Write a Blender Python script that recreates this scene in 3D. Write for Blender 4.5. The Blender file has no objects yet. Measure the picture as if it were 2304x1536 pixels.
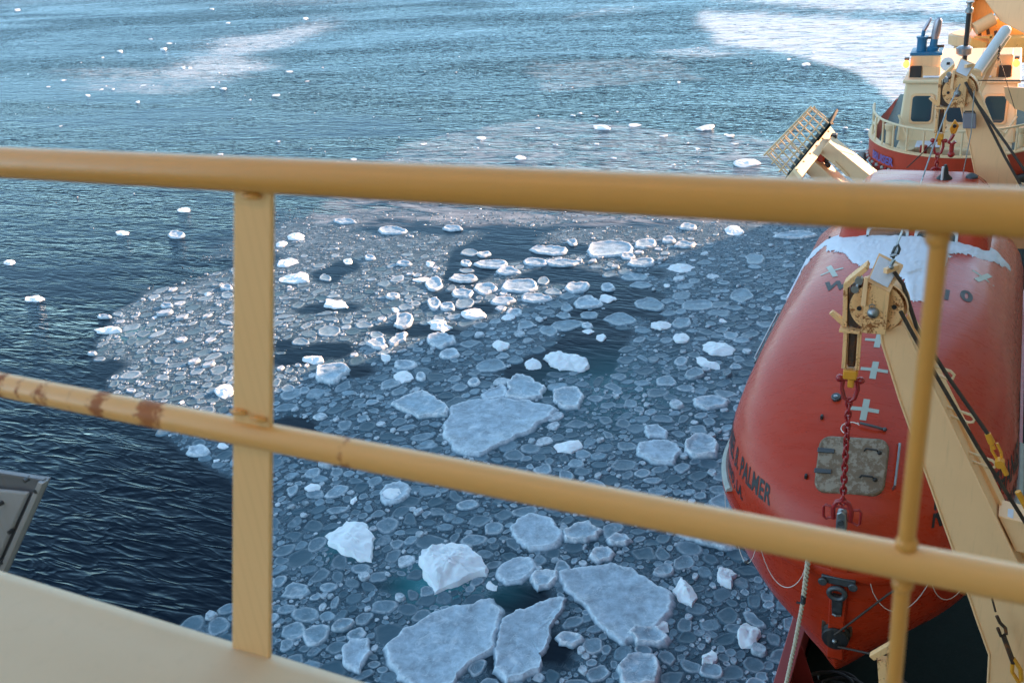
import bpy, bmesh, math, random
import numpy as np
from mathutils import Vector, Matrix
from mathutils.bvhtree import BVHTree
random.seed(7); rng = np.random.default_rng(11)
sc = bpy.context.scene
R_ = math.radians

# ---------------------------------------------------------------- camera, sky, sun, exposure
W0, H0, FPX = 2304., 1536., 2200.
CX, CY = W0/2, H0/2
def _n(v): return v/np.linalg.norm(v)
def _d(u, v): return np.array([(u-CX)/FPX, -(v-CY)/FPX, -1.])
_Y = _n(_d(2330, -423)); _X = -_n(_d(-3450, 190)); _X = _n(_X-_Y*_X.dot(_Y)); _Z = np.cross(_X, _Y)
RM = np.array([_X, _Y, _Z])            # camera axes -> world; +Y runs aft along the ship, +Z up, water at z = 0
CAM = np.array([0., 0., 17.])
def ray(u, v): return RM @ _d(u, v)
def PY(u, v, y): r = ray(u, v); return Vector(CAM+r*((y-CAM[1])/r[1]))
def PZ(u, v, z=0.): r = ray(u, v); return Vector(CAM+r*((z-CAM[2])/r[2]))
cd = bpy.data.cameras.new('camera'); cam = bpy.data.objects.new('camera', cd); sc.collection.objects.link(cam)
m4 = Matrix([list(RM[i])+[CAM[i]] for i in range(3)]+[[0, 0, 0, 1]])
cam.matrix_world = m4
cd.sensor_width = 36; cd.lens = 36*FPX/W0; cd.clip_start = .05; cd.clip_end = 9000
cd.dof.use_dof = True; cd.dof.focus_distance = 13.; cd.dof.aperture_fstop = 3.8
sc.camera = cam
SUN_EL, SUN_AZ = 14., 32.7               # azimuth from +Y towards +X
w = bpy.data.worlds.new("World"); sc.world = w; w.use_nodes = True
nt = w.node_tree; bg = nt.nodes['Background']
sky = nt.nodes.new('ShaderNodeTexSky'); sky.sky_type = 'NISHITA'; sky.sun_disc = False
sky.sun_elevation = R_(SUN_EL); sky.sun_rotation = R_(SUN_AZ); sky.air_density = 1.0; sky.dust_density = 0.; sky.ozone_density = 3.
hs_ = nt.nodes.new('ShaderNodeHueSaturation'); hs_.inputs['Saturation'].default_value = .40; nt.links.new(sky.outputs[0], hs_.inputs['Color'])
mx = nt.nodes.new('ShaderNodeMix'); mx.data_type = 'RGBA'; mx.blend_type = 'MULTIPLY'; mx.inputs[0].default_value = 1; mx.inputs[7].default_value = (.68, .93, 1.07, 1)   # cold clear polar air
nt.links.new(hs_.outputs[0], mx.inputs[6]); nt.links.new(mx.outputs[2], bg.inputs[0]); bg.inputs[1].default_value = .12
sl = bpy.data.lights.new('sun', 'SUN'); so = bpy.data.objects.new('sun', sl); sc.collection.objects.link(so)
sl.energy = 5.; sl.angle = R_(.6); sl.color = (1., .57, .34)
sdir = Vector((math.sin(R_(SUN_AZ))*math.cos(R_(SUN_EL)), math.cos(R_(SUN_AZ))*math.cos(R_(SUN_EL)), math.sin(R_(SUN_EL))))
so.rotation_euler = sdir.to_track_quat('Z', 'Y').to_euler(); so.location = (20, 30, 40)
sc.view_settings.view_transform = 'Standard'; sc.view_settings.look = 'None'
sc.view_settings.exposure = 2.0; sc.view_settings.gamma = 1
sc.cycles.max_bounces = 6; sc.cycles.use_adaptive_sampling = True

# ---------------------------------------------------------------- helpers
COL = sc.collection
def tag(o, label=None, cat=None, group=None, kind=None):
    if label: o['label'] = label
    if cat: o['category'] = cat
    if group: o['group'] = group
    if kind: o['kind'] = kind
    return o
def thing(name, label, cat, loc, group=None):
    o = bpy.data.objects.new(name, None); COL.objects.link(o); o.location = loc; o.empty_display_size = .3
    return tag(o, label, cat, group)
def V(*a): return Vector(a)
class MB:
    def __init__(s): s.v = []; s.f = []; s.at = {}
    def add(s, vs, fs):
        b = len(s.v); s.v += [Vector(p) for p in vs]; s.f += [tuple(b+i for i in f) for f in fs]; return s
    def box(s, c, d, rot=None):
        c = Vector(c); hx, hy, hz = d[0]/2, d[1]/2, d[2]/2
        vs = [Vector((x*hx, y*hy, z*hz)) for x in (-1, 1) for y in (-1, 1) for z in (-1, 1)]
        if rot is not None: vs = [rot @ p for p in vs]
        return s.add([c+p for p in vs], [(0, 1, 3, 2), (4, 6, 7, 5), (0, 4, 5, 1), (2, 3, 7, 6), (0, 2, 6, 4), (1, 5, 7, 3)])
    def beam(s, a, b, wd, ht, up=(0, 1, 0)):
        a = Vector(a); b = Vector(b); t = (b-a); L = t.length; t.normalize(); u = Vector(up); u = (u-t*u.dot(t)).normalized(); r = t.cross(u)
        rot = Matrix([t, u, r]).transposed()
        return s.box((a+b)/2, (L, wd, ht), rot)
    def prism(s, pts, off):
        off = Vector(off); n = len(pts); p0 = [Vector(p) for p in pts]
        return s.add(p0+[p+off for p in p0], [tuple(range(n)), tuple(range(2*n-1, n-1, -1))]+[(i, i+n, (i+1) % n+n, (i+1) % n) for i in range(n)])
    def tube(s, pts, r, n=10, closed=False, caps=True):
        pts = [Vector(p) for p in pts]; m = len(pts); prev = None; rings = []
        for i, p in enumerate(pts):
            if closed: t = pts[(i+1) % m]-pts[i-1]
            else: t = pts[min(i+1, m-1)]-pts[max(i-1, 0)]
            t.normalize()
            if prev is None:
                u = Vector((0, 0, 1)) if abs(t.z) < .9 else Vector((1, 0, 0)); u = (u-t*u.dot(t)).normalized()
            else: u = (prev-t*prev.dot(t)).normalized()
            prev = u; q = t.cross(u); rr = r[i] if isinstance(r, (list, tuple)) else r
            rings.append([p+(u*math.cos(2*math.pi*k/n)+q*math.sin(2*math.pi*k/n))*rr for k in range(n)])
        vs = [p for g in rings for p in g]; fs = []
        for i in range(m if closed else m-1):
            j = (i+1) % m
            for k in range(n): fs.append((i*n+k, j*n+k, j*n+(k+1) % n, i*n+(k+1) % n))
        if not closed and caps: fs += [tuple(range(n))[::-1], tuple((m-1)*n+k for k in range(n))]
        return s.add(vs, fs)
    def disc(s, c, ax, r, h, n=24, r2=None):       # cylinder centred at c along ax
        c = Vector(c); a = Vector(ax).normalized(); return s.tube([c-a*h/2, c+a*h/2], [r, r if r2 is None else r2], n)
    def lathe(s, c, ax, prof, n=28):
        c = Vector(c); a = Vector(ax).normalized(); u = Vector((0, 0, 1)) if abs(a.z) < .9 else Vector((1, 0, 0)); u = (u-a*u.dot(a)).normalized(); q = a.cross(u); m = len(prof)
        vs = [c+a*h+(u*math.cos(2*math.pi*k/n)+q*math.sin(2*math.pi*k/n))*max(r, 1e-3) for h, r in prof for k in range(n)]
        return s.add(vs, [(i*n+k, (i+1)*n+k, (i+1)*n+(k+1) % n, i*n+(k+1) % n) for i in range(m-1) for k in range(n)]+[tuple(range(n))[::-1], tuple((m-1)*n+k for k in range(n))])
    def ball(s, c, r, n=12, sq=(1, 1, 1)):
        c = Vector(c); vs = []; fs = []
        for i in range(n+1):
            th = math.pi*i/n
            for k in range(n*2):
                ph = math.pi*k/n; vs.append(c+Vector((math.sin(th)*math.cos(ph)*sq[0], math.sin(th)*math.sin(ph)*sq[1], math.cos(th)*sq[2]))*r)
        for i in range(n):
            for k in range(n*2): fs.append((i*2*n+k, (i+1)*2*n+k, (i+1)*2*n+(k+1) % (2*n), i*2*n+(k+1) % (2*n)))
        return s.add(vs, fs)
    def build(s, name, mat, parent=None, bevel=0, smooth=False, label=None, loc=None, seg=2):
        root = parent
        off = Vector((0, 0, 0))
        while root is not None:
            off += root.location; root = root.parent
        o0 = Vector(loc) if loc is not None else Vector((0, 0, 0))
        me = bpy.data.meshes.new(name); me.from_pydata([tuple(p-off-o0) for p in s.v], [], s.f); me.update()
        bm = bmesh.new(); bm.from_mesh(me); bmesh.ops.remove_doubles(bm, verts=bm.verts, dist=1e-5); bmesh.ops.recalc_face_normals(bm, faces=bm.faces); bm.to_mesh(me); bm.free()
        o = bpy.data.objects.new(name, me); COL.objects.link(o); o.location = o0
        if parent is not None: o.parent = parent
        me.materials.append(mat)
        if smooth:
            me.polygons.foreach_set('use_smooth', [True]*len(me.polygons))
            me.set_sharp_from_angle(angle=R_(38))
        if bevel:
            b = o.modifiers.new('bevel', 'BEVEL'); b.width = bevel; b.segments = seg; b.limit_method = 'ANGLE'; b.angle_limit = R_(35)
            me.polygons.foreach_set('use_smooth', [True]*len(me.polygons)); me.set_sharp_from_angle(angle=R_(50))
        if label: o['label'] = label
        return o

# ---------------------------------------------------------------- materials
class NT:
    def __init__(s, name):
        s.m = bpy.data.materials.new(name); s.m.use_nodes = True; s.t = s.m.node_tree; s.p = s.t.nodes['Principled BSDF']
        s.tc = s.t.nodes.new('ShaderNodeTexCoord').outputs['Object']
    def n(s, ty, **k):
        o = s.t.nodes.new(ty)
        for a, b in k.items():
            if a.startswith('i_'): o.inputs[a[2:].replace('_', ' ')].default_value = b
            else: setattr(o, a, b)
        return o
    def l(s, a, b): s.t.links.new(a, b)
    def map(s, scale=(1, 1, 1), rot=(0, 0, 0), src=None):
        m = s.n('ShaderNodeMapping'); m.inputs['Scale'].default_value = scale; m.inputs['Rotation'].default_value = rot; s.l(src or s.tc, m.inputs[0]); return m.outputs[0]
    def noise(s, scale, detail=4, rough=.55, vec=None, dist=0.):
        o = s.n('ShaderNodeTexNoise'); o.inputs['Scale'].default_value = scale; o.inputs['Detail'].default_value = detail; o.inputs['Roughness'].default_value = rough; o.inputs['Distortion'].default_value = dist
        s.l(vec or s.tc, o.inputs['Vector']); return o.outputs['Fac']
    def ramp(s, src, a, b, ca=(0, 0, 0, 1), cb=(1, 1, 1, 1)):
        if a > b: a, b, ca, cb = b, a, cb, ca
        o = s.n('ShaderNodeValToRGB'); e = o.color_ramp.elements; e[0].position = a; e[1].position = b; e[0].color = ca; e[1].color = cb; s.l(src, o.inputs[0]); return o.outputs[0]
    def mix(s, f, a, b):
        o = s.n('ShaderNodeMix', data_type='RGBA')
        for v, i in ((f, 0), (a, 6), (b, 7)):
            if hasattr(v, 'is_output'): s.l(v, o.inputs[i])
            else: o.inputs[i].default_value = v if i == 0 else (tuple(v)+(1,) if len(v) == 3 else v)
        return o.outputs[2]
    def math(s, op, a, b=0.):
        o = s.n('ShaderNodeMath', operation=op)
        for v, i in ((a, 0), (b, 1)):
            if hasattr(v, 'is_output'): s.l(v, o.inputs[i])
            else: o.inputs[i].default_value = v
        return o.outputs[0]
    def attr(s, name): o = s.n('ShaderNodeAttribute'); o.attribute_name = name; return o.outputs['Fac']
    def bump(s, h, strength, dist=.01, prev=None):
        o = s.n('ShaderNodeBump'); o.inputs['Distance'].default_value = dist
        if hasattr(strength, 'is_output'): s.l(strength, o.inputs['Strength'])
        else: o.inputs['Strength'].default_value = strength
        s.l(h, o.inputs['Height'])
        if prev is not None: s.l(prev, o.inputs['Normal'])
        return o.outputs[0]
def paint(name, col, rough=.42, var=.12, rust=.0, rustcol=(.16, .05, .015), dirt=(.25, .18, .10), bump=.15, scale=3., coat=.0, dirtamt=.25):
    t = NT(name); c = Vector(col)
    n1 = t.noise(scale, 5, .6); n2 = t.noise(scale*9, 4, .6)
    base = t.mix(n1, tuple(c*(1-var)), tuple(Vector([min(1, x) for x in c*(1+var)])))
    st = t.noise(1.6, 4, .6, t.map((14, 14, 1.2)))                       # runs of dirt down the paint
    base = t.mix(t.math('MULTIPLY', t.ramp(st, .55, .8), dirtamt), base, dirt)
    rv = t.math('MULTIPLY', n2, .35)
    rough_v = t.math('ADD', rv, rough-.17)
    if rust > 0:
        rm = t.ramp(t.math('ADD', t.math('MULTIPLY', n1, .6), t.math('MULTIPLY', n2, .4)), .66-.22*rust, .70-.16*rust)
        base = t.mix(rm, base, rustcol); rough_v = t.math('ADD', rough_v, t.math('MULTIPLY', rm, .35))
    t.l(base, t.p.inputs['Base Color']); t.l(rough_v, t.p.inputs['Roughness'])
    t.l(t.bump(n2, bump, .004), t.p.inputs['Normal'])
    if coat: t.p.inputs['Coat Weight'].default_value = coat; t.p.inputs['Coat Roughness'].default_value = .25
    return t.m
def metal(name, col, rough=.4, metallic=.9):
    t = NT(name); n1 = t.noise(14, 5); t.l(t.mix(n1, tuple(Vector(col)*.7), tuple(Vector(col)*1.2)), t.p.inputs['Base Color'])
    t.p.inputs['Metallic'].default_value = metallic; t.l(t.math('ADD', t.math('MULTIPLY', n1, .4), rough-.2), t.p.inputs['Roughness']); t.l(t.bump(n1, .2, .003), t.p.inputs['Normal']); return t.m
M = {}
M['rail'] = paint('ochre_rail_paint', (.66, .32, .075), .38, .06, 0, bump=.06, coat=.2, dirtamt=.12)
M['cap'] = paint('cream_bulwark_paint', (.62, .47, .31), .45, .05, 0, bump=.05, dirtamt=.10)
M['davit'] = paint('buff_davit_paint', (.93, .56, .29), .5, .07, .0, scale=2.2, bump=.12, dirtamt=.22)
M['davit_rusty'] = paint('buff_paint_bleeding_rust', (.88, .50, .22), .55, .12, .62, (.28, .09, .02), scale=6., bump=.4, dirtamt=.5)
M['rustblack'] = paint('greasy_rusted_steel', (.05, .028, .018), .55, .4, .6, (.22, .07, .02), scale=9, bump=.6)
M['cable'] = paint('greased_wire_rope', (.035, .022, .016), .5, .4, 0, scale=30, bump=.8)
M['cream'] = paint('cream_ship_paint', (.72, .57, .36), .5, .05, 0, dirtamt=.2)
M['buff'] = paint('buff_ship_paint', (.76, .48, .25), .5, .06, 0, dirtamt=.2)
M['sunglow_buff'] = paint('sunglow_buff_machinery_paint', (.82, .44, .12), .5, .1, .25, scale=4, dirtamt=.4)  # buff tinted orange: the low sun's glow is put into the colour
M['gang'] = paint('pale_buff_gangway_paint', (.80, .57, .33), .5, .05, 0, dirtamt=.12)
M['greycap'] = paint('grey_flared_sheet_paint', (.19, .20, .23), .45, .12, 0, bump=.1)
M['greylt'] = paint('grey_edge_paint', (.38, .40, .44), .5, .1, 0, bump=.1)
M['tugred'] = paint('workboat_red_paint', (.47, .05, .02), .45, .1, 0, bump=.1, dirtamt=.25, dirt=(.15, .04, .03))
M['bulred'] = paint('dark_red_bulwark_paint', (.30, .035, .035), .45, .12, .1, dirtamt=.2, dirt=(.1, .02, .02))
M['chain'] = paint('red_chain_paint', (.30, .012, .015), .35, .25, .0, bump=.3, scale=12, coat=.3)
M['green'] = paint('dark_green_deck_paint', (.004, .011, .009), .7, .3, 0, scale=5, bump=.5, dirt=(.02, .02, .016), dirtamt=.4)
M['green'].node_tree.nodes['Principled BSDF'].inputs['Specular IOR Level'].default_value = .12
M['tarp'] = paint('dark_teal_deck_coating', (.045, .09, .08), .6, .3, 0, scale=2, bump=.8)
M['black'] = paint('black_rubber', (.014, .014, .016), .5, .3, 0, scale=10, bump=.3)
M['blue'] = paint('blue_exhaust_paint', (.01, .13, .26), .45, .15, .1, scale=6)
M['steel'] = metal('worn_grey_steel', (.33, .35, .37), .4)
M['darksteel'] = metal('dark_galvanised_steel', (.10, .11, .12), .5, .7)
M['exhaust'] = metal('scorched_pipe_steel', (.38, .36, .42), .4)
M['yellow'] = paint('yellow_socket_paint', (.72, .30, .02), .5, .2, .35, scale=12)
M['greybox'] = paint('slate_grey_box_paint', (.20, .19, .22), .55, .08, 0)
M['white'] = paint('white_marking_paint', (.75, .77, .78), .5, .05, 0)
M['letter'] = paint('black_lettering', (.012, .014, .018), .5, .2, 0, bump=.05, dirtamt=0)
M['purple'] = paint('purple_lettering', (.12, .10, .33), .5, .2, 0, bump=.05, dirtamt=0)
M['tape'] = paint('pale_reflective_tape', (.36, .40, .35), .4, .08, 0, bump=.05, dirtamt=.1)
M['gasket'] = paint('pale_grey_green_strake', (.34, .38, .36), .6, .3, 0, scale=8, bump=.5)
M['winframe'] = paint('white_window_frame', (.62, .64, .66), .45, .1, 0)
M['glass'] = NT('dark_cabin_glass').m
p = M['glass'].node_tree.nodes['Principled BSDF']; p.inputs['Base Color'].default_value = (.02, .055, .075, 1); p.inputs['Roughness'].default_value = .06
M['snow'] = None
t = NT('frosty_snow'); nn = t.noise(40, 6, .7); n3 = t.noise(7, 4); t.l(t.mix(n3, (.62, .66, .76), (.72, .75, .83)), t.p.inputs['Base Color']); t.p.inputs['Roughness'].default_value = .85
t.l(t.bump(nn, .6, .01), t.p.inputs['Normal']); M['snow'] = t.m
# braided line
t = NT('laid_rope_fibre'); wv = t.n('ShaderNodeTexNoise'); wv.inputs['Scale'].default_value = 60; t.l(t.tc, wv.inputs['Vector'])
t.l(t.mix(wv.outputs['Fac'], (.42, .37, .28), (.66, .60, .48)), t.p.inputs['Base Color']); t.p.inputs['Roughness'].default_value = .85; M['rope'] = t.m
t = NT('white_lifeline_cord'); t.p.inputs['Base Color'].default_value = (.62, .60, .56, 1); t.p.inputs['Roughness'].default_value = .7; M['cord'] = t.m
t = NT('lit_amber_lamp'); t.p.inputs['Base Color'].default_value = (1, .4, .05, 1); t.p.inputs['Emission Color'].default_value = (1, .30, .03, 1); t.p.inputs['Emission Strength'].default_value = 1.8; M['amber'] = t.m
# lifeboat red: sun-bleached gloss with chalky streaks and scratches
t = NT('lifeboat_red_gelcoat')
n1 = t.noise(1.3, 5, .6); n2 = t.noise(2.2, 6, .65, t.map((.6, 5, 5))); n4 = t.noise(55, 3)
c = t.mix(n1, (.37, .023, .0065), (.48, .042, .011)); c = t.mix(t.math('MULTIPLY', t.ramp(n2, .50, .82), .10), c, (.55, .20, .16))
sp = t.ramp(t.noise(30, 2, .5), .74, .78); c = t.mix(t.math('MULTIPLY', sp, .7), c, (.05, .01, .01))
scr = t.ramp(t.noise(3.1, 6, .6, t.map((1.2, 9, 3), (.3, .2, .9))), .71, .76); c = t.mix(t.math('MULTIPLY', scr, .22), c, (.72, .42, .38))
t.p.inputs['Specular IOR Level'].default_value = .38
t.l(c, t.p.inputs['Base Color']); t.l(t.math('ADD', t.math('MULTIPLY', n2, .30), .14), t.p.inputs['Roughness']); t.l(t.bump(n4, .05, .003), t.p.inputs['Normal']); M['boat'] = t.m
# hatch: worn brown grey
t = NT('weathered_hatch_plastic'); a = t.noise(11, 6, .68, None, .15); b = t.ramp(a, .47, .56)
t.l(t.mix(t.math('MULTIPLY', b, .7), (.15, .10, .06), (.32, .27, .21)), t.p.inputs['Base Color']); t.p.inputs['Roughness'].default_value = .55; t.l(t.bump(a, .3, .006), t.p.inputs['Normal']); M['hatch'] = t.m
# rail with rust patches at fixed spots (object x)
def rust_rail(xs):
    t = NT('ochre_rail_paint_rust_patches'); n1 = t.noise(2.5, 5); sep = t.n('ShaderNodeSeparateXYZ'); t.l(t.tc, sep.inputs[0])
    base = t.mix(n1, (.70, .37, .12), (.78, .43, .15)); tot = None
    for x0, wd, am in xs:
        d = t.math('ABSOLUTE', t.math('SUBTRACT', sep.outputs[0], x0)); g = t.math('MAXIMUM', t.math('SUBTRACT', 1., t.math('DIVIDE', d, wd)), 0.); g = t.math('MULTIPLY', g, am)
        tot = g if tot is None else t.math('MAXIMUM', tot, g)
    nn = t.noise(34, 6, .7, None, 1.2); k = t.ramp(t.math('ADD', nn, t.math('SUBTRACT', t.math('MULTIPLY', tot, .50), .28)), .44, .56)
    k = t.math('MULTIPLY', k, t.ramp(tot, .0, .12))
    t.l(t.mix(k, base, t.mix(nn, (.48, .17, .035), (.20, .05, .015))), t.p.inputs['Base Color']); t.l(t.math('ADD', t.math('MULTIPLY', k, .4), .36), t.p.inputs['Roughness']); t.l(t.bump(k, .2, .003), t.p.inputs['Normal'])
    t.p.inputs['Coat Weight'].default_value = .15; t.p.inputs['Coat Roughness'].default_value = .25
    return t.m
# flat post: stain lines like grain
t = NT('ochre_post_paint_stained'); wv = t.n('ShaderNodeTexWave', wave_type='BANDS', bands_direction='X'); wv.inputs['Scale'].default_value = 12; wv.inputs['Distortion'].default_value = 7; wv.inputs['Detail'].default_value = 3; wv.inputs['Detail Scale'].default_value = .8
t.l(t.map((1, 1, .11)), wv.inputs['Vector']); n1 = t.noise(3, 4)
c = t.mix(n1, (.86, .54, .27), (.92, .60, .31)); c = t.mix(t.math('MULTIPLY', t.ramp(wv.outputs['Fac'], .86, .99), .10), c, (.45, .24, .06))
t.l(c, t.p.inputs['Base Color']); t.p.inputs['Roughness'].default_value = .5; M['post'] = t.m

# ---------------------------------------------------------------- numpy noise
_perm = rng.random((256, 256))
def vnoise(x, y):
    xi = np.floor(x).astype(int); yi = np.floor(y).astype(int); fx = x-xi; fy = y-yi; fx = fx*fx*(3-2*fx); fy = fy*fy*(3-2*fy)
    g = lambda a, b: _perm[a & 255, b & 255]
    return (g(xi, yi)*(1-fx)+g(xi+1, yi)*fx)*(1-fy)+(g(xi, yi+1)*(1-fx)+g(xi+1, yi+1)*fx)*fy
def fbm(x, y, o=4):
    s = 0; a = .5; t = 0
    for i in range(o): s = s+a*vnoise(x*2**i+17*i, y*2**i+31*i); t += a; a *= .5
    return s/t
def to_px(x, y):
    d = np.stack([x, y, np.full_like(x, -CAM[2])], -1); c = d @ RM           # RM^T applied
    zz = np.maximum(-c[..., 2], 1e-3); return CX+FPX*c[..., 0]/zz, CY-FPX*c[..., 1]/zz
def in_poly(px, py, poly):
    r = np.zeros(px.shape, bool); n = len(poly)
    for i in range(n):
        x1, y1 = poly[i]; x2, y2 = poly[(i+1) % n]
        c = ((y1 > py) != (y2 > py)); r ^= c & (px < (x2-x1)*(py-y1)/((y2-y1) if y2 != y1 else 1e-9)+x1)
    return r
FIELD = [(215, 770), (260, 700), (350, 655), (470, 640), (560, 560), (640, 500), (800, 480), (1000, 478), (1300, 485), (1600, 495), (1900, 480), (2600, 600), (2700, 2300), (500, 2300), (300, 1700), (385, 1400), (525, 1350), (590, 1290), (580, 1150), (520, 1075), (420, 1010), (300, 925), (225, 860)]
LEADS = [(1180, 565, 170, 20), (1255, 625, 110, 22), (930, 742, 120, 18), (690, 792, 60, 13), (790, 835, 60, 15), (1165, 1345, 85, 45), (1250, 1470, 50, 50), (1130, 1500, 60, 40), (885, 1305, 62, 20), (1060, 690, 60, 14), (740, 690, 90, 12), (1010, 515, 200, 10), (1380, 505, 140, 8)]
FIELDB = [(300, 640), (400, 520), (520, 450), (640, 430), (700, 330), (1000, 270), (1300, 235), (1700, 265), (2000, 300), (2300, 420), (2300, 620), (300, 700)]
def density(x, y):
    px, py = to_px(x, y)
    sc_ = np.clip((py+500)/1500, .25, 1.4)
    wx = (fbm(x*.35, y*.35)-.5)*160*sc_; wy = (fbm(x*.35+50, y*.35+9)-.5)*80*sc_
    d = in_poly(px+wx*.6, py+wy*.5, FIELD)*1.0
    b = in_poly(px+wx, py+wy, FIELDB)
    d = np.maximum(d, b*np.clip((fbm(x*.09+4, y*.09)-.38)*4, 0, 1)*.55)
    d = d*np.clip(.25+(py-430)/260, .25, 1)
    for cx, cy, rx, ry in LEADS: d = d*(1-.93*(((px+wx*.5-cx)/rx)**2+((py+wy*.5-cy)/ry)**2 < 1))
    n = fbm(x*.28+90, y*.28+3, 3)
    d = d*np.where((py < 1010) & (px < 1500), np.clip((n-np.where(px < 580, .20, .33))*9, 0, 1), 1.)
    return d
FILM = [([(720, 18), (640, 50), (560, 75), (450, 95), (385, 130), (370, 165), (450, 185), (640, 165), (660, 150), (520, 120), (600, 100), (720, 60)], .8),
        ([(110, 150), (330, 155), (640, 180), (420, 222), (170, 212)], .5), ([(1560, 30), (2400, 55), (2400, 300), (2000, 270), (1880, 160), (1640, 105)], .95), ([(1500, -90), (2500, -120), (2500, 25), (1900, 28), (1620, 5)], .9),
        ([(900, 300), (1200, 255), (1650, 292), (2050, 335), (2050, 500), (700, 500), (800, 400)], .45), ([(1440, 120), (1600, 110), (1700, 135), (1520, 140)], .7), ([(1260, 38), (1440, 22), (1480, 32), (1290, 46)], .6),
        ([(1180, 150), (1500, 140), (1560, 185), (1230, 205)], .35), ([(0, -60), (900, -90), (860, 6), (400, 0), (0, 12)], .35)]
def film(x, y):
    px, py = to_px(x, y); wx = (fbm(x*.05, y*.05, 5)-.5)*260; wy = (fbm(x*.05+50, y*.05+9, 5)-.5)*90
    s = np.clip((py+420)/900, .15, 1.); f = np.zeros(px.shape)
    for poly, a in FILM: f = np.maximum(f, a*in_poly(px+wx*.7, py+wy*s*.8, poly))
    return f

# ---------------------------------------------------------------- water: one sheet, fine near the ship, reaching the horizon
def axis(lo, hi, st, far, g):
    a = list(np.arange(lo, hi+1e-6, st)); s = st; x = hi
    while x < far: s *= g; x += s; a.append(x)
    s = st; x = lo
    while x > -far: s *= g; x -= s; a.insert(0, x)
    return np.array(a)
ax = axis(-46, 2, .22, 5000, 1.045); ay = axis(8, 78, .22, 5000, 1.04)
GX, GY = np.meshgrid(ax, ay, indexing='ij'); nx, ny = GX.shape
me = bpy.data.meshes.new('water'); nv = nx*ny; me.vertices.add(nv)
co = np.stack([GX, GY, np.zeros_like(GX)], -1).reshape(-1, 3).astype(np.float32); me.vertices.foreach_set('co', co.ravel())
idx = np.arange(nv).reshape(nx, ny); q = np.stack([idx[:-1, :-1], idx[1:, :-1], idx[1:, 1:], idx[:-1, 1:]], -1).reshape(-1, 4)
me.loops.add(q.size); me.loops.foreach_set('vertex_index', q.ravel().astype(np.int32)); me.polygons.add(len(q)); me.polygons.foreach_set('loop_start', np.arange(0, q.size, 4, dtype=np.int32)); me.update(calc_edges=True)
def smooth2(a, k):
    for _ in range(k):
        b = a.copy(); b[1:-1] = (a[:-2]+2*a[1:-1]+a[2:])/4; a = b.copy(); a[:, 1:-1] = (b[:, :-2]+2*b[:, 1:-1]+b[:, 2:])/4
    return a
D0 = density(GX, GY); F0 = film(GX, GY)
FRONT = (GX*_Y[0]*0+GX*RM[0].dot([0, 0, -1])+GY*RM[1].dot([0, 0, -1])) > 2
D0 = np.where(FRONT, D0, 0); F0 = np.where(FRONT, F0, 0)
def vattr(me, name, arr): a = me.attributes.new(name, 'FLOAT', 'POINT'); a.data.foreach_set('value', arr.ravel().astype(np.float32))
vattr(me, 'ice', smooth2(D0, 2)); vattr(me, 'film', smooth2(F0, 3))
TEAL = [(985, 1310, 1.35, .75), (775, 1225, 1.0, .45), (1380, 880, 3.5, .25), (300, 752, .9, .6), (1130, 1330, .8, .2)]
T0 = np.zeros_like(GX)
for u, v, r, a in TEAL:
    c = PZ(u, v); T0 = np.maximum(T0, a*np.clip(1.25-np.hypot(GX-c.x, GY-c.y)/r, 0, 1)**1.2)
LEE = np.zeros_like(GX); _px, _py = to_px(GX, GY); LEE = in_poly(_px, _py, FIELD)*FRONT*1.; vattr(me, 'lee', smooth2(LEE, 8))
vattr(me, 'teal', smooth2(T0, 1))
t = NT('cold_sea_water'); ice = t.attr('ice'); fa = t.attr('film'); fn = t.noise(.26, 10, .72, t.map((1., 3.6, 1), (0, 0, -math.atan2(.43, .9))), 2.2)
fl = t.math('MULTIPLY', fa, t.ramp(t.math('ADD', fn, t.math('MULTIPLY', fa, .17)), .50, .70)); tl = t.attr('teal')
WR = math.atan2(.43, .9)
def wavemap(sx, sy): return t.map((sx, sy, 1), (0, 0, -WR))
w1 = t.noise(1.0, 2, .5, wavemap(.6, 2.2), .6); w2 = t.noise(1.0, 3, .5, wavemap(2., 5.5), .4); w3 = t.noise(1., 2, .5, wavemap(.05, .18)); w4 = t.noise(1., 3, .6, wavemap(.16, .55), .6)
gust = t.ramp(t.noise(.05, 5, .62, wavemap(.4, 2.0), .7), .38, .60)
# sharpen crests
def crest(x): return t.math('POWER', t.math('SUBTRACT', 1., t.math('ABSOLUTE', t.math('MULTIPLY', t.math('SUBTRACT', x, .5), 2.6))), 1.6)
calm = t.math('SUBTRACT', 1., t.math('MINIMUM', t.math('ADD', t.math('MULTIPLY', ice, 1.5), t.math('MULTIPLY', fl, .75)), .97)); calm = t.math('MULTIPLY', calm, t.math('SUBTRACT', 1., t.math('MULTIPLY', t.attr('lee'), .80)))
amp = t.math('MULTIPLY', calm, t.math('ADD', .35, t.math('MULTIPLY', gust, 1.05)))
sy = t.n('ShaderNodeSeparateXYZ'); t.l(t.tc, sy.inputs[0]); openw = t.ramp(t.math('DIVIDE', sy.outputs[1], 200.), .11, .5)   # open water away from the ship's lee is choppier
amp = t.math('MULTIPLY', amp, t.math('ADD', .55, t.math('MULTIPLY', openw, .5)))
b0 = t.bump(w4, t.math('MULTIPLY', amp, .95), .42); b1 = t.bump(crest(w1), t.math('MULTIPLY', amp, .95), .12, b0); b2 = t.bump(w2, t.math('MULTIPLY', amp, .9), .05, b1)
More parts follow.
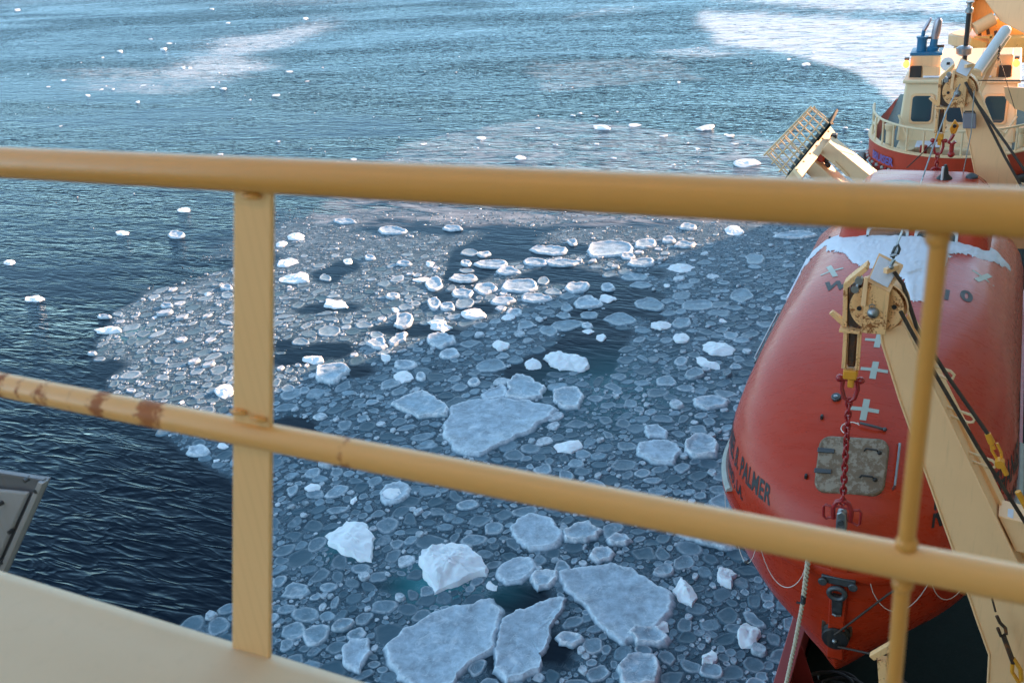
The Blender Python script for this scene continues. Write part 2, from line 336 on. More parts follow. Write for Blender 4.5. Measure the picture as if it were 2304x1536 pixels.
# slush: tiny pans packed between the larger ones
vo = t.n('ShaderNodeTexVoronoi', feature='DISTANCE_TO_EDGE'); vo.inputs['Scale'].default_value = 5.2
dm = t.n('ShaderNodeVectorMath', operation='ADD'); nz = t.n('ShaderNodeTexNoise'); nz.inputs['Scale'].default_value = 3.; t.l(t.tc, nz.inputs['Vector'])
vs_ = t.n('ShaderNodeVectorMath', operation='SCALE'); vs_.inputs['Scale'].default_value = .22; t.l(nz.outputs['Color'], vs_.inputs[0]); t.l(t.tc, dm.inputs[0]); t.l(vs_.outputs[0], dm.inputs[1]); t.l(dm.outputs[0], vo.inputs['Vector'])
vc = t.n('ShaderNodeTexVoronoi', feature='F1'); vc.inputs['Scale'].default_value = 5.2; t.l(dm.outputs[0], vc.inputs['Vector'])
edge = t.math('MULTIPLY', t.ramp(vo.outputs['Distance'], .02, .06), t.ramp(vo.outputs['Distance'], .18, .07))
cellv = t.n('ShaderNodeSeparateColor'); t.l(vc.outputs['Color'], cellv.inputs[0])
pan = t.math('MULTIPLY', t.ramp(vo.outputs['Distance'], .015, .05), cellv.outputs[0])
slush = t.mix(pan, (.017, .046, .069), (.085, .15, .20)); slush = t.mix(t.math('MULTIPLY', edge, t.math('MULTIPLY', cellv.outputs[1], .6)), slush, (.30, .37, .42))
rub = t.ramp(t.noise(9., 6, .75, None, .6), .50, .66); rub2 = t.ramp(t.noise(2.1, 5, .7, None, .8), .42, .66)
slush = t.mix(t.math('MULTIPLY', rub, t.math('MULTIPLY', rub2, .7)), slush, (.17, .27, .34)); slush = t.mix(t.math('MULTIPLY', t.ramp(t.noise(.9, 4, .6), .62, .46), .55), slush, (.012, .036, .056))
deep = (.0006, .0045, .0115)
k = t.math('MULTIPLY', t.ramp(t.math('ADD', ice, t.math('MULTIPLY', t.math('SUBTRACT', t.noise(1.4, 4), .5), .5)), .18, .62), .95)
c = t.mix(k, deep, slush); c = t.mix(t.math('MULTIPLY', fl, t.math('ADD', .42, t.math('MULTIPLY', t.noise(.5, 5, .65, wavemap(1, 3)), .65))), c, (.58, .585, .60)); c = t.mix(tl, c, (.03, .23, .27))
t.l(c, t.p.inputs['Base Color']); t.p.inputs['Specular IOR Level'].default_value = 0.
rgh = t.math('ADD', t.math('ADD', .07, t.math('MULTIPLY', openw, .15)), t.math('ADD', t.math('MULTIPLY', k, .34), t.math('MULTIPLY', fl, .15))); t.l(rgh, t.p.inputs['Roughness'])
b3 = t.bump(pan, t.math('MULTIPLY', k, .35), .02, b2); t.l(b3, t.p.inputs['Normal'])
gl = t.n('ShaderNodeBsdfGlossy'); t.l(rgh, gl.inputs['Roughness']); t.l(b3, gl.inputs['Normal']); t.l(t.mix(t.math('MAXIMUM', fl, t.math('MULTIPLY', k, .6)), (.60, .76, .87), (.98, .94, .93)), gl.inputs['Color'])
fr = t.n('ShaderNodeFresnel'); fr.inputs['IOR'].default_value = 1.27; t.l(b3, fr.inputs['Normal'])
ms_ = t.n('ShaderNodeMixShader'); t.l(t.math('MULTIPLY', fr.outputs[0], .84), ms_.inputs[0]); t.l(t.p.outputs[0], ms_.inputs[1]); t.l(gl.outputs[0], ms_.inputs[2])
t.l(ms_.outputs[0], t.t.nodes['Material Output'].inputs['Surface'])
me.materials.append(t.m); me.polygons.foreach_set('use_smooth', [True]*len(me.polygons))
wo = bpy.data.objects.new('water', me); COL.objects.link(wo); wo['kind'] = 'structure'

# ---------------------------------------------------------------- ice materials and generators
def ice_mat(name, centre, rimc, tone=.5):
    t = NT(name); rim = t.attr('rim'); tn = t.attr('tone'); g = t.n('ShaderNodeNewGeometry'); obj = g.outputs['Position']
    n1 = t.noise(3.2, 5, .65, obj, .4); n2 = t.noise(22, 4, .6, obj)
    cen = t.mix(t.ramp(n1, .3, .72), tuple(Vector(centre)*.62), tuple(Vector(centre)*1.35))
    vein = t.ramp(t.math('ABSOLUTE', t.math('SUBTRACT', t.noise(1.9, 3, .6, obj, 1.), .5)), .012, .0); cen = t.mix(t.math('MULTIPLY', vein, .4), cen, rimc)
    spk = t.ramp(n2, .62, .70); cen = t.mix(t.math('MULTIPLY', spk, .35), cen, rimc)
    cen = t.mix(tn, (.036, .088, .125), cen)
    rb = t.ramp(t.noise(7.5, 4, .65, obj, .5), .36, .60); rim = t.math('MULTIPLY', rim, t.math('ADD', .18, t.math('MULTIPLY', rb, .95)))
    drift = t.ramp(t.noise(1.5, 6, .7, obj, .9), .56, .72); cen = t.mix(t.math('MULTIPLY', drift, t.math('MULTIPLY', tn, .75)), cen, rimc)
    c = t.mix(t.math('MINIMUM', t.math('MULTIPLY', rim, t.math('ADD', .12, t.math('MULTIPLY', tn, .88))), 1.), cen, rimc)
    t.l(c, t.p.inputs['Base Color']); t.p.inputs['Roughness'].default_value = .42; t.l(t.bump(n2, .35, .012, t.bump(n1, .3, .05)), t.p.inputs['Normal'])
    t.p.inputs['IOR'].default_value = 1.31; return t.m
M['pan'] = ice_mat('thin_pancake_ice', (.165, .265, .34), (.54, .60, .66))
M['floe'] = ice_mat('snowy_floe_ice', (.25, .36, .45), (.74, .78, .82))
M['slab'] = ice_mat('smooth_grey_blue_slab_ice', (.29, .39, .48), (.60, .70, .78))
t = NT('white_brash_ice'); g = t.n('ShaderNodeNewGeometry').outputs['Position']; n1 = t.noise(2.4, 5, .6, g); n2 = t.noise(26, 5, .65, g)
t.l(t.mix(n1, (.58, .68, .76), (.80, .83, .86)), t.p.inputs['Base Color']); t.p.inputs['Roughness'].default_value = .55
t.l(t.bump(n2, .5, .015), t.p.inputs['Normal']); t.p.inputs['Subsurface Weight'].default_value = .25; t.p.inputs['Subsurface Radius'].default_value = (.05, .12, .16); t.p.inputs['Subsurface Scale'].default_value = .5
M['chunk'] = t.m
def outline_ellipse(cx, cy, rx, ry, n=26, jit=.12, rnd=random):
    """irregular rounded outline seen at a pixel ellipse, laid on the water"""
    ph = [rnd.uniform(0, 6.28) for _ in range(4)]; a = [rnd.uniform(.3, 1)*jit/(i+1)**.6 for i in range(4)]; out = []
    cuts = [(rnd.uniform(0, 6.28), rnd.uniform(.78, .98)) for _ in range(rnd.choice((1, 2, 3, 4)))]
    for k in range(n):
        th = 2*math.pi*k/n; r = 1+sum(a[i]*math.sin((i+2)*th+ph[i]) for i in range(4)); r = min([r]+[dc/math.cos(th-ac) for ac, dc in cuts if math.cos(th-ac) > .3])*rnd.uniform(.965, 1.035)
        out.append(PZ(cx+rx*r*math.cos(th), cy+ry*r*math.sin(th)))
    return out
def outline_world(x, y, r, asp, ang, n, jit, rnd=random):
    ph = [rnd.uniform(0, 6.28) for _ in range(3)]; a = [rnd.uniform(.2, 1)*jit/(i+1)**.5 for i in range(3)]; out = []
    cuts = [(rnd.uniform(0, 6.28), rnd.uniform(.72, .98)) for _ in range(rnd.choice((0, 1, 2, 3, 4, 5)))]
    ca, sa = math.cos(ang), math.sin(ang)
    for k in range(n):
        th = 2*math.pi*k/n; q = r*(1+sum(a[i]*math.sin((i+2)*th+ph[i]) for i in range(3))); q = min([q]+[r*dc/max(.25, math.cos(th-ac)) for ac, dc in cuts if math.cos(th-ac) > .3])*rnd.uniform(.965, 1.035); u = q*math.cos(th); v = q*math.sin(th)*asp; out.append(Vector((x+u*ca-v*sa, y+u*sa+v*ca, 0)))
    return out
def densify(poly, seg, jit, rnd=random):
    out = []; n = len(poly)
    for i in range(n):
        a, b = poly[i], poly[(i+1) % n]; L = (b-a).length; k = max(1, int(L/seg)); nr = Vector((-(b-a).y, (b-a).x, 0)).normalized()
        for j in range(k):
            p = a.lerp(b, j/k); out.append(p+nr*rnd.uniform(-jit, jit)*(1 if j else .3))
    return out
def fract(poly, amp, seg, rnd=random):
    """midpoint-displaced outline: broken edges with bays and corners at every scale"""
    pts = list(poly)
    while max((pts[i]-pts[(i+1) % len(pts)]).length for i in range(len(pts))) > seg*2 and len(pts) < 260:
        out = []
        for i in range(len(pts)):
            a, b = pts[i], pts[(i+1) % len(pts)]; out.append(a); L = (b-a).length
            if L > seg: nr = Vector((-(b-a).y, (b-a).x, 0)); out.append((a+b)/2+nr*rnd.uniform(-amp, amp))
        pts = out
    return pts
def floe_rings(out, h, rimh, rw, rough=0., full=True):
    n = len(out); c = sum(out, Vector())/n; R = sum((p-c).length for p in out)/n; q = min(.42, rw/R)
    sk = min(.16, (.05+.05*R)/R*.9)
    prof = [(1+sk, -.012, 0), (1+sk*.55, .004, 0), (1.0, h*.5, .45), (1-q*.5, h+rimh, .95), (1-q, h+rimh*.7, .7), (1-q*1.8, h, .1)]
    if full: prof += [(.5*(1-q*1.8), h, 0)]
    vs = []; rim = []; fs = []
    for j, (s, z, rv) in enumerate(prof):
        for i, p in enumerate(out):
            a = c+(p-c)*s; zz = z
            if j >= 2: zz += rimh*(-.35+1.5*float(vnoise(np.array(a.x*9.+3), np.array(a.y*9.))) if j < 5 else 0)+(rough*(float(vnoise(np.array(a.x*5+7), np.array(a.y*5)))-.4) if rough else 0)
            vs.append((a.x, a.y, zz)); rim.append(rv*(.55+.45*abs(math.sin(i*.9+c.x*3+j))))
    m = len(prof)
    for j in range(m-1):
        for i in range(n): fs.append((j*n+i, j*n+(i+1) % n, (j+1)*n+(i+1) % n, (j+1)*n+i))
    vs.append((c.x, c.y, h+(rough*.3))); rim.append(0); fs += [((m-1)*n+i, (m-1)*n+(i+1) % n, m*n) for i in range(n)]
    return vs, fs, rim
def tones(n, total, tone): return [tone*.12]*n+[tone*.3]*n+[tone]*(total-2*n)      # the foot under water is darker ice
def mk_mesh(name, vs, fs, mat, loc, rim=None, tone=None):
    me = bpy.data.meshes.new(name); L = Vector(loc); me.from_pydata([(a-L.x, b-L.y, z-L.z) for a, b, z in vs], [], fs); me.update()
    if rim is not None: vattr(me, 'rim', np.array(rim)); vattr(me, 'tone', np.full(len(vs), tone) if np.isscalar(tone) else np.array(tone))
    me.materials.append(mat); me.polygons.foreach_set('use_smooth', [True]*len(me.polygons))
    o = bpy.data.objects.new(name, me); COL.objects.link(o); o.location = L; return o
def centre(out): c = sum(out, Vector())/len(out); return Vector((c.x, c.y, 0))
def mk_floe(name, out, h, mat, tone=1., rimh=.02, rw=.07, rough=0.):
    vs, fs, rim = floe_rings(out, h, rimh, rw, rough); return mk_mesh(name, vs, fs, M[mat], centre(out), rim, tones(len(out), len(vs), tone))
def mk_chunk(name, out, H, seed=0, jag=.5, mat='chunk'):
    """brash block: a subdivided height field over the outline, broken by ridged noise"""
    n = len(out); c = centre(out); R = 14; vs = []; fs = []; rs = random.Random(seed*7+1); Rm = sum((p-c).length for p in out)/n
    planes = [(rs.uniform(.55, 1.15), rs.uniform(0, 6.28), rs.uniform(.15, .8)) for _ in range(6)]
    for j in range(R+1):
        s = 1-(j/R)
        for i, p in enumerate(out):
            a = c+(p-c)*s; prof = 1-s**3.2; dx, dy = (a.x-c.x)/Rm, (a.y-c.y)/Rm
            nz = float(fbm(np.array(a.x*4.2+seed*13.7), np.array(a.y*4.2+seed), 4)); n9 = float(fbm(np.array(a.x*13+seed), np.array(a.y*13), 2))
            f = min([h0+g*(dx*math.cos(q)+dy*math.sin(q)) for h0, q, g in planes]+[1.])
            z = -.05+H*max(.12, min(min(1, prof*2.6), f*(1-jag*.35)+jag*.7*(nz-.25)))*(.9+.2*n9) if j else -.06
            d = (p-c).normalized()*(.10*(nz-.5)*min(H, .4)*2)
            vs.append((a.x+d.x*s, a.y+d.y*s, z))
    for j in range(R):
        for i in range(n): fs.append((j*n+i, j*n+(i+1) % n, (j+1)*n+(i+1) % n, (j+1)*n+i))
    o = mk_mesh(name, vs, fs, M[mat], c); o.data.set_sharp_from_angle(angle=R_(42)); return o
NAMED = []          # outlines already taken (centre, radius, outline)
def take(out): c = centre(out); NAMED.append((c.x, c.y, max((p-c).length for p in out), [(p.x, p.y) for p in out]))
def cropoly(pts, ox, oy, s): return [PZ(ox+a*s, oy+b*s) for a, b in pts]
def add_ice(out, kind, label, group=None, seed=0, h=None, tone=1.):
    take(out)
    if kind == 'chunk': o = mk_chunk('ice_chunk', out, h or .3, seed); cat = 'ice chunk'
    elif kind == 'slab': o = mk_floe('ice_floe', out, h or .09, 'slab', tone, .022, .09, .03); cat = 'ice floe'
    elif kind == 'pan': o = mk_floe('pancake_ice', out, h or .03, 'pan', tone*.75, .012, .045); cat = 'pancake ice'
    else: o = mk_floe('ice_floe', out, h or .10, 'floe', tone, .035, .09, .05); cat = 'ice floe'
    tag(o, label, cat, group); return o
s1 = 1100/2304.
BIG = [  # polygons of the floes one can point to (photo crop coordinates of the lower middle)
 ([(555, 965), (640, 880), (760, 820), (900, 765), (1060, 733), (1112, 800), (1095, 880), (1080, 960), (940, 1060), (880, 1150), (700, 1190), (620, 1110), (575, 1040)], 'slab', 'largest flat grey-blue floe at the bottom edge, left of the upright narrow floe', .1),
 ([(1110, 830), (1250, 770), (1340, 735), (1412, 730), (1400, 780), (1350, 850), (1330, 930), (1285, 1000), (1290, 1075), (1210, 1110), (1130, 1130), (1070, 1070), (1070, 980), (1092, 900)], 'slab', 'upright narrow grey floe with ragged white rim, between two large flat floes', .1),
 ([(1378, 605), (1480, 585), (1620, 563), (1720, 590), (1810, 650), (1905, 700), (1915, 760), (1880, 830), (1800, 890), (1690, 948), (1600, 880), (1530, 810), (1460, 740), (1400, 665)], 'slab', 'broad smooth five-sided floe left of the lifeboat bow', .09),
 ([(712, 565), (730, 530), (800, 510), (860, 490), (960, 500), (1025, 555), (1052, 590), (1040, 625), (900, 672), (782, 718), (760, 660)], 'chunk', 'thick snow-white block with a sharp front edge and turquoise foot', .62),
 ([(262, 430), (320, 400), (375, 355), (430, 375), (480, 385), (520, 440), (505, 500), (500, 560), (430, 555), (350, 520), (290, 480)], 'chunk', 'ragged white block with a pale hollow, left of the thick white block', .42),
 ([(535, 230), (560, 200), (630, 180), (682, 212), (670, 240), (625, 275), (560, 285), (538, 262)], 'slab', 'round pan with a snow lump on it just under the rusty middle rail', .08),
 ([(1148, 400), (1180, 360), (1235, 335), (1350, 360), (1398, 420), (1370, 480), (1240, 505), (1180, 460)], 'slab', 'cracked oval floe with white veins above the broad five-sided floe', .1),
 ([(1398, 415), (1450, 385), (1520, 373), (1585, 410), (1560, 445), (1500, 465), (1410, 462)], 'floe', 'small wedge-shaped floe right of the cracked oval one', .1),
 ([(1085, 600), (1110, 565), (1160, 540), (1240, 533), (1268, 570), (1245, 620), (1200, 655), (1130, 662), (1092, 635)], 'slab', 'smooth dark grey round pan just right of the thick white block', .06),
 ([(1245, 622), (1290, 600), (1375, 608), (1370, 640), (1330, 680), (1280, 690)], 'floe', 'small four-cornered floe touching the smooth dark round pan', .08),
 ([(1908, 690), (1950, 650), (2000, 680), (2035, 725), (2005, 772), (1935, 742)], 'chunk', 'rounded white lump beside the right corner of the broad five-sided floe', .35),
 ([(2118, 625), (2150, 590), (2192, 578), (2222, 612), (2190, 682), (2140, 665)], 'chunk', 'knobbly white lump close under the white lifeline loops of the lifeboat', .36),
 ([(1650, 1065), (1700, 1012), (1830, 1008), (1855, 1080), (1835, 1150), (1680, 1160)], 'floe', 'pale four-cornered floe at the bottom edge right of the upright narrow floe', .16),
 ([(2218, 905), (2260, 862), (2310, 860), (2330, 905), (2300, 960), (2240, 965)], 'chunk', 'rounded white block beside the cream rope, low at the right', .42),
 ([(358, 980), (395, 920), (480, 918), (500, 985), (440, 1082), (372, 1050)], 'slab', 'small six-sided pan left of the largest flat floe', .07),
 ([(2050, 1000), (2095, 950), (2125, 1010), (2100, 1045), (2055, 1040)], 'chunk', 'small pointed white lump between pale floe and cream rope', .3),
 ([(1805, 860), (1840, 820), (1895, 840), (1900, 885), (1850, 895)], 'chunk', 'white lump stuck on the lower right edge of the broad floe', .26),
 ([(1700, 900), (1740, 870), (1850, 880), (1905, 930), (1880, 955), (1740, 955)], 'floe', 'low snowy floe tucked under the tip of the broad five-sided floe', .12),
 ([(1360, 915), (1400, 895), (1470, 900), (1500, 930), (1440, 960), (1380, 945)], 'floe', 'thin oval pan with a raised rim right of the upright narrow floe', .07),
 ([(1930, 425), (2040, 470), (2160, 500), (2215, 495), (2200, 440), (2100, 400), (1990, 395)], 'floe', 'long snowy floe half hidden by the middle rail near the lifeboat', .12),
 ([(1030, 665), (1060, 635), (1095, 655), (1085, 690), (1045, 695)], 'chunk', 'small white cube of ice right below the smooth dark round pan', .22),
 ([(390, 290), (395, 262), (425, 240), (430, 262), (400, 292)], 'chunk', 'small upright white shard left of the pan with the snow lump', .22),
 ([(175, 205), (205, 178), (258, 200), (255, 222), (205, 225)], 'chunk', 'small jagged white lump nearest the flat left post under the rail', .2),
 ([(1520, 530), (1545, 490), (1610, 485), (1645, 520), (1620, 550), (1560, 565)], 'floe', 'round veined pan above the middle of the broad five-sided floe', .07),
 ([(1600, 455), (1640, 430), (1700, 435), (1725, 460), (1690, 480), (1630, 480)], 'floe', 'small bright rimmed pan between the wedge floe and the lifeboat', .08),
]
for i, (pp, kd, lb, h) in enumerate(BIG):
    out = fract(cropoly(pp, 600, 1000, s1), .13, .07 if kd != 'chunk' else .09)
    add_ice(out, kd, lb, None, i+1, h)
o = mk_chunk('snow_lump', densify(cropoly([(540, 245), (560, 220), (630, 215), (640, 245), (600, 268), (545, 270)], 600, 1000, s1), .08, .01), .2, 40)
o.location.z = .07; tag(o, 'snowy lump resting on the round pan just under the rusty middle rail', 'snow lump')
s2 = 1000/2304.
MID = [
 ([(415, 490), (480, 450), (580, 420), (650, 460), (715, 515), (705, 548), (560, 558), (470, 520)], 'floe', 'pale kite-shaped floe lying left of the big triangular floe', .1, 0),
 ([(690, 590), (725, 500), (800, 480), (880, 470), (1000, 462), (1140, 475), (1272, 512), (1240, 560), (1150, 622), (1010, 690), (880, 752), (760, 735), (715, 680)], 'slab', 'big flat triangular floe whose tip goes behind the middle rail', .1, 0),
 ([(1005, 455), (1015, 380), (1060, 340), (1130, 350), (1215, 400), (1200, 452), (1100, 468)], 'floe', 'pale shield-shaped floe directly above the big triangular floe', .1, 0),
 ([(880, 440), (930, 410), (1000, 385), (1010, 455), (900, 465)], 'slab', 'grey wedge of ice left of the pale shield-shaped floe', .07, 0),
 ([(1195, 250), (1230, 225), (1290, 220), (1330, 235), (1440, 265), (1440, 300), (1400, 322), (1290, 310), (1240, 290)], 'chunk', 'tall white heap of ice in the middle of the shaded field', .35, 3),
 ([(1105, 280), (1150, 250), (1190, 275), (1195, 305), (1130, 310)], 'chunk', 'rounded white hump left of the tall white heap', .28, 4),
 ([(1255, 415), (1380, 402), (1415, 445), (1390, 510), (1290, 505), (1255, 470)], 'floe', 'squarish snowy pan above the tip of the big triangular floe', .08, 0),
 ([(1240, 700), (1300, 680), (1390, 665), (1410, 710), (1350, 740), (1270, 735)], 'chunk', 'jagged white piece close above the middle rail', .25, 6),
 ([(1940, 690), (1990, 655), (2060, 660), (2110, 700), (2100, 760), (1990, 768), (1935, 735)], 'floe', 'rounded snowy floe beside the lettered bow of the lifeboat', .14, 0),
 ([(1980, 460), (2080, 450), (2170, 470), (2150, 500), (2050, 515), (1995, 500)], 'floe', 'thin pale oval floe left of the lifeboat and above the rounded snowy one', .08, 0),
 ([(1700, 690), (1800, 680), (1900, 700), (1920, 740), (1880, 800), (1760, 790), (1690, 740)], 'slab', 'grey-violet floe crossed by ridges right of the triangular one', .1, 0),
 ([(1730, 600), (1800, 595), (1850, 630), (1840, 665), (1750, 660)], 'slab', 'small violet-grey pan above the ridged floe', .08, 0),
 ([(2020, 165), (2060, 155), (2150, 175), (2210, 200), (2180, 235), (2060, 225), (2025, 200)], 'chunk', 'flat-topped snowy block near the left side of the lifeboat', .28, 8),
 ([(1990, 240), (2030, 232), (2050, 250), (2120, 285), (2125, 305), (2060, 300), (2000, 270)], 'chunk', 'low rough white strip below the flat-topped snowy block', .22, 9),
 ([(605, 140), (660, 122), (745, 140), (740, 175), (680, 198), (620, 180)], 'floe', 'bright round floe in the shade just below the shadow line, left of centre', .12, 0),
 ([(600, 60), (690, 55), (735, 90), (690, 115), (620, 95)], 'chunk', 'jagged sunlit white piece on the edge of the shadow', .3, 11),
 ([(30, 335), (40, 295), (190, 293), (195, 330), (130, 378), (35, 370)], 'floe', 'large creamy sunlit floe with a straight upper edge', .14, 0),
 ([(430, 80), (445, 20), (515, 22), (510, 80), (470, 95)], 'floe', 'upright thin rosy floe with a bright rim in the sunlit field', .08, 0),
 ([(285, 175), (340, 150), (378, 148), (398, 190), (360, 205)], 'floe', 'rosy triangular floe lying right on the shadow line', .1, 0),
 ([(402, 170), (440, 130), (500, 122), (490, 160), (430, 185)], 'floe', 'tilted rosy floe right of the triangular one on the shadow line', .1, 0),
]
for i, (pp, kd, lb, h, sd) in enumerate(MID):
    add_ice(fract(cropoly(pp, 700, 700, s2), .13, .09), kd, lb, None, 50+sd+i, h)
# ellipses (x, y, rx, ry in photo pixels) with kind c = chunk, f = floe, p = pan
K = 700/2304.
L4 = [(580, 195, 80, 18, 'f'), (925, 265, 115, 28, 'f'), (1375, 248, 65, 20, 'f'), (225, 310, 90, 25, 'c'), (105, 360, 55, 22, 'c'), (165, 505, 85, 30, 'c'), (600, 490, 35, 24, 'c'), (765, 465, 40, 18, 'f'), (205, 620, 120, 35, 'c'), (430, 610, 45, 24, 'p'), (1505, 425, 65, 25, 'p'), (1610, 440, 50, 18, 'f'), (2090, 408, 140, 35, 'f'), (1665, 515, 130, 30, 'f'), (1790, 568, 90, 28, 'f'), (1985, 500, 90, 28, 'f'), (2190, 505, 105, 30, 'f'), (1455, 620, 95, 32, 'f'), (1240, 660, 70, 42, 'f'), (1140, 625, 60, 20, 'c'), (1450, 730, 80, 32, 'f'), (1620, 695, 90, 35, 'f'), (1880, 675, 150, 45, 'f'), (2050, 635, 45, 30, 'p'), (2120, 715, 58, 25, 'p'), (2000, 767, 122, 32, 'f'), (1240, 800, 55, 45, 'f'), (1340, 830, 52, 35, 'f'), (1465, 797, 80, 38, 'p'), (1750, 787, 80, 33, 'f'), (510, 810, 92, 38, 'c'), (465, 1005, 92, 38, 'p'), (940, 750, 55, 22, 'f'), (1540, 885, 98, 38, 'c'), (965, 850, 38, 22, 'c'), (250, 1085, 68, 26, 'p'), (350, 1217, 82, 38, 'c'), (1360, 1180, 78, 38, 'f'), (1740, 1115, 62, 42, 'c'), (1025, 1260, 85, 32, 'f'), (1010, 1352, 85, 42, 'c'), (1145, 1345, 40, 30, 'f'), (1830, 870, 60, 30, 'f'), (1785, 905, 68, 22, 'c'), (880, 1205, 36, 32, 'c'), (160, 1430, 50, 32, 'p'), (280, 1445, 34, 28, 'p'), (810, 1035, 55, 24, 'p'), (720, 960, 55, 28, 'p'), (1025, 830, 60, 22, 'p'), (1210, 505, 50, 24, 'c'), (1020, 507, 60, 18, 'f'), (1480, 505, 42, 22, 'f'), (1475, 560, 48, 18, 'p'), (985, 1290, 60, 26, 'p'), (1535, 1390, 48, 26, 'f'), (1660, 1265, 112, 48, 'p')]
L5 = [(555, 405, 178, 64, 'f'), (1145, 238, 60, 25, 'f'), (830, 365, 90, 32, 'f'), (800, 505, 105, 32, 'f'), (1095, 547, 135, 30, 'c'), (1490, 268, 75, 36, 'c'), (1940, 300, 150, 26, 'f'), (325, 687, 85, 40, 'f'), (395, 800, 98, 45, 'f'), (555, 765, 68, 30, 'c'), (860, 808, 108, 44, 'p'), (1215, 815, 118, 42, 'p'), (645, 917, 118, 42, 'p'), (945, 970, 93, 28, 'c'), (1540, 745, 90, 48, 'p'), (1105, 945, 75, 40, 'p'), (245, 960, 118, 38, 'p'), (1100, 1062, 64, 34, 'c'), (1640, 470, 75, 38, 'p'), (800, 665, 75, 25, 'p'), (745, 605, 92, 30, 'p'), (555, 685, 60, 25, 'f'), (410, 890, 65, 28, 'p'), (700, 455, 52, 26, 'f'), (1000, 335, 50, 24, 'f'), (290, 350, 40, 22, 'f'), (500, 1055, 42, 28, 'c'), (400, 968, 40, 22, 'f'), (110, 1005, 65, 38, 'p'), (225, 890, 58, 24, 'p'), (250, 835, 45, 28, 'p'), (1410, 930, 34, 20, 'c'), (990, 668, 28, 14, 'c'), (1120, 370, 85, 22, 'f'), (400, 1010, 55, 18, 'c')]
L6 = [(530, 755, 70, 20, 'c'), (170, 600, 48, 16, 'c'), (910, 160, 35, 13, 'c'), (605, 275, 38, 14, 'c'), (870, 285, 42, 16, 'f'), (515, 690, 35, 9, 'f'), (980, 1352, 60, 26, 'f'), (1108, 1060, 50, 38, 'c'), (50, 420, 40, 13, 'c'), (1100, 1326, 30, 14, 'c'), (1068, 1398, 18, 14, 'c'), (825, 636, 34, 9, 'f'), (765, 690, 14, 9, 'c'), (1120, 545, 30, 14, 'f'), (1122, 582, 34, 16, 'p'), (1025, 578, 25, 8, 'c'), (895, 1108, 22, 10, 'c'), (458, 872, 22, 8, 'f')]
F2 = [(75, 45, 14, 7), (705, 213, 20, 7), (790, 293, 12, 7), (822, 296, 10, 7), (965, 383, 20, 8), (1190, 412, 36, 6), (380, 412, 14, 7), (518, 222, 16, 7), (620, 370, 16, 5), (440, 388, 10, 5), (1320, 82, 14, 6), (1455, 702, 20, 6), (1530, 690, 20, 7), (652, 170, 9, 4), (730, 188, 14, 4), (985, 100, 12, 4), (915, 40, 12, 4), (275, 348, 20, 4), (208, 375, 14, 4), (490, 385, 10, 5), (595, 442, 12, 6), (1250, 310, 20, 5), (920, 378, 16, 5), (1328, 352, 14, 4), (445, 250, 7, 3), (262, 545, 8, 3), (1080, 432, 8, 3), (950, 667, 18, 4), (1200, 612, 16, 4), (1830, 622, 20, 6), (2080, 598, 28, 8), (2245, 680, 24, 10)]
F3 = [(1350, 665, 60, 20), (1475, 702, 35, 11), (810, 662, 60, 18), (990, 650, 50, 11), (1875, 337, 32, 11), (395, 820, 35, 13), (190, 718, 30, 9), (485, 667, 18, 6), (1135, 705, 28, 7), (1570, 850, 85, 24), (1310, 773, 25, 7), (1480, 97, 18, 5), (665, 600, 16, 4), (780, 603, 24, 6), (900, 580, 14, 5), (1785, 308, 16, 5), (1910, 270, 14, 4), (790, 748, 18, 6), (575, 750, 22, 7), (880, 820, 22, 7), (1180, 855, 24, 6), (700, 588, 18, 5), (2140, 852, 36, 9), (2080, 662, 20, 5), (2190, 675, 20, 6), (1500, 745, 34, 8), (1260, 742, 14, 5), (1215, 428, 12, 4)]
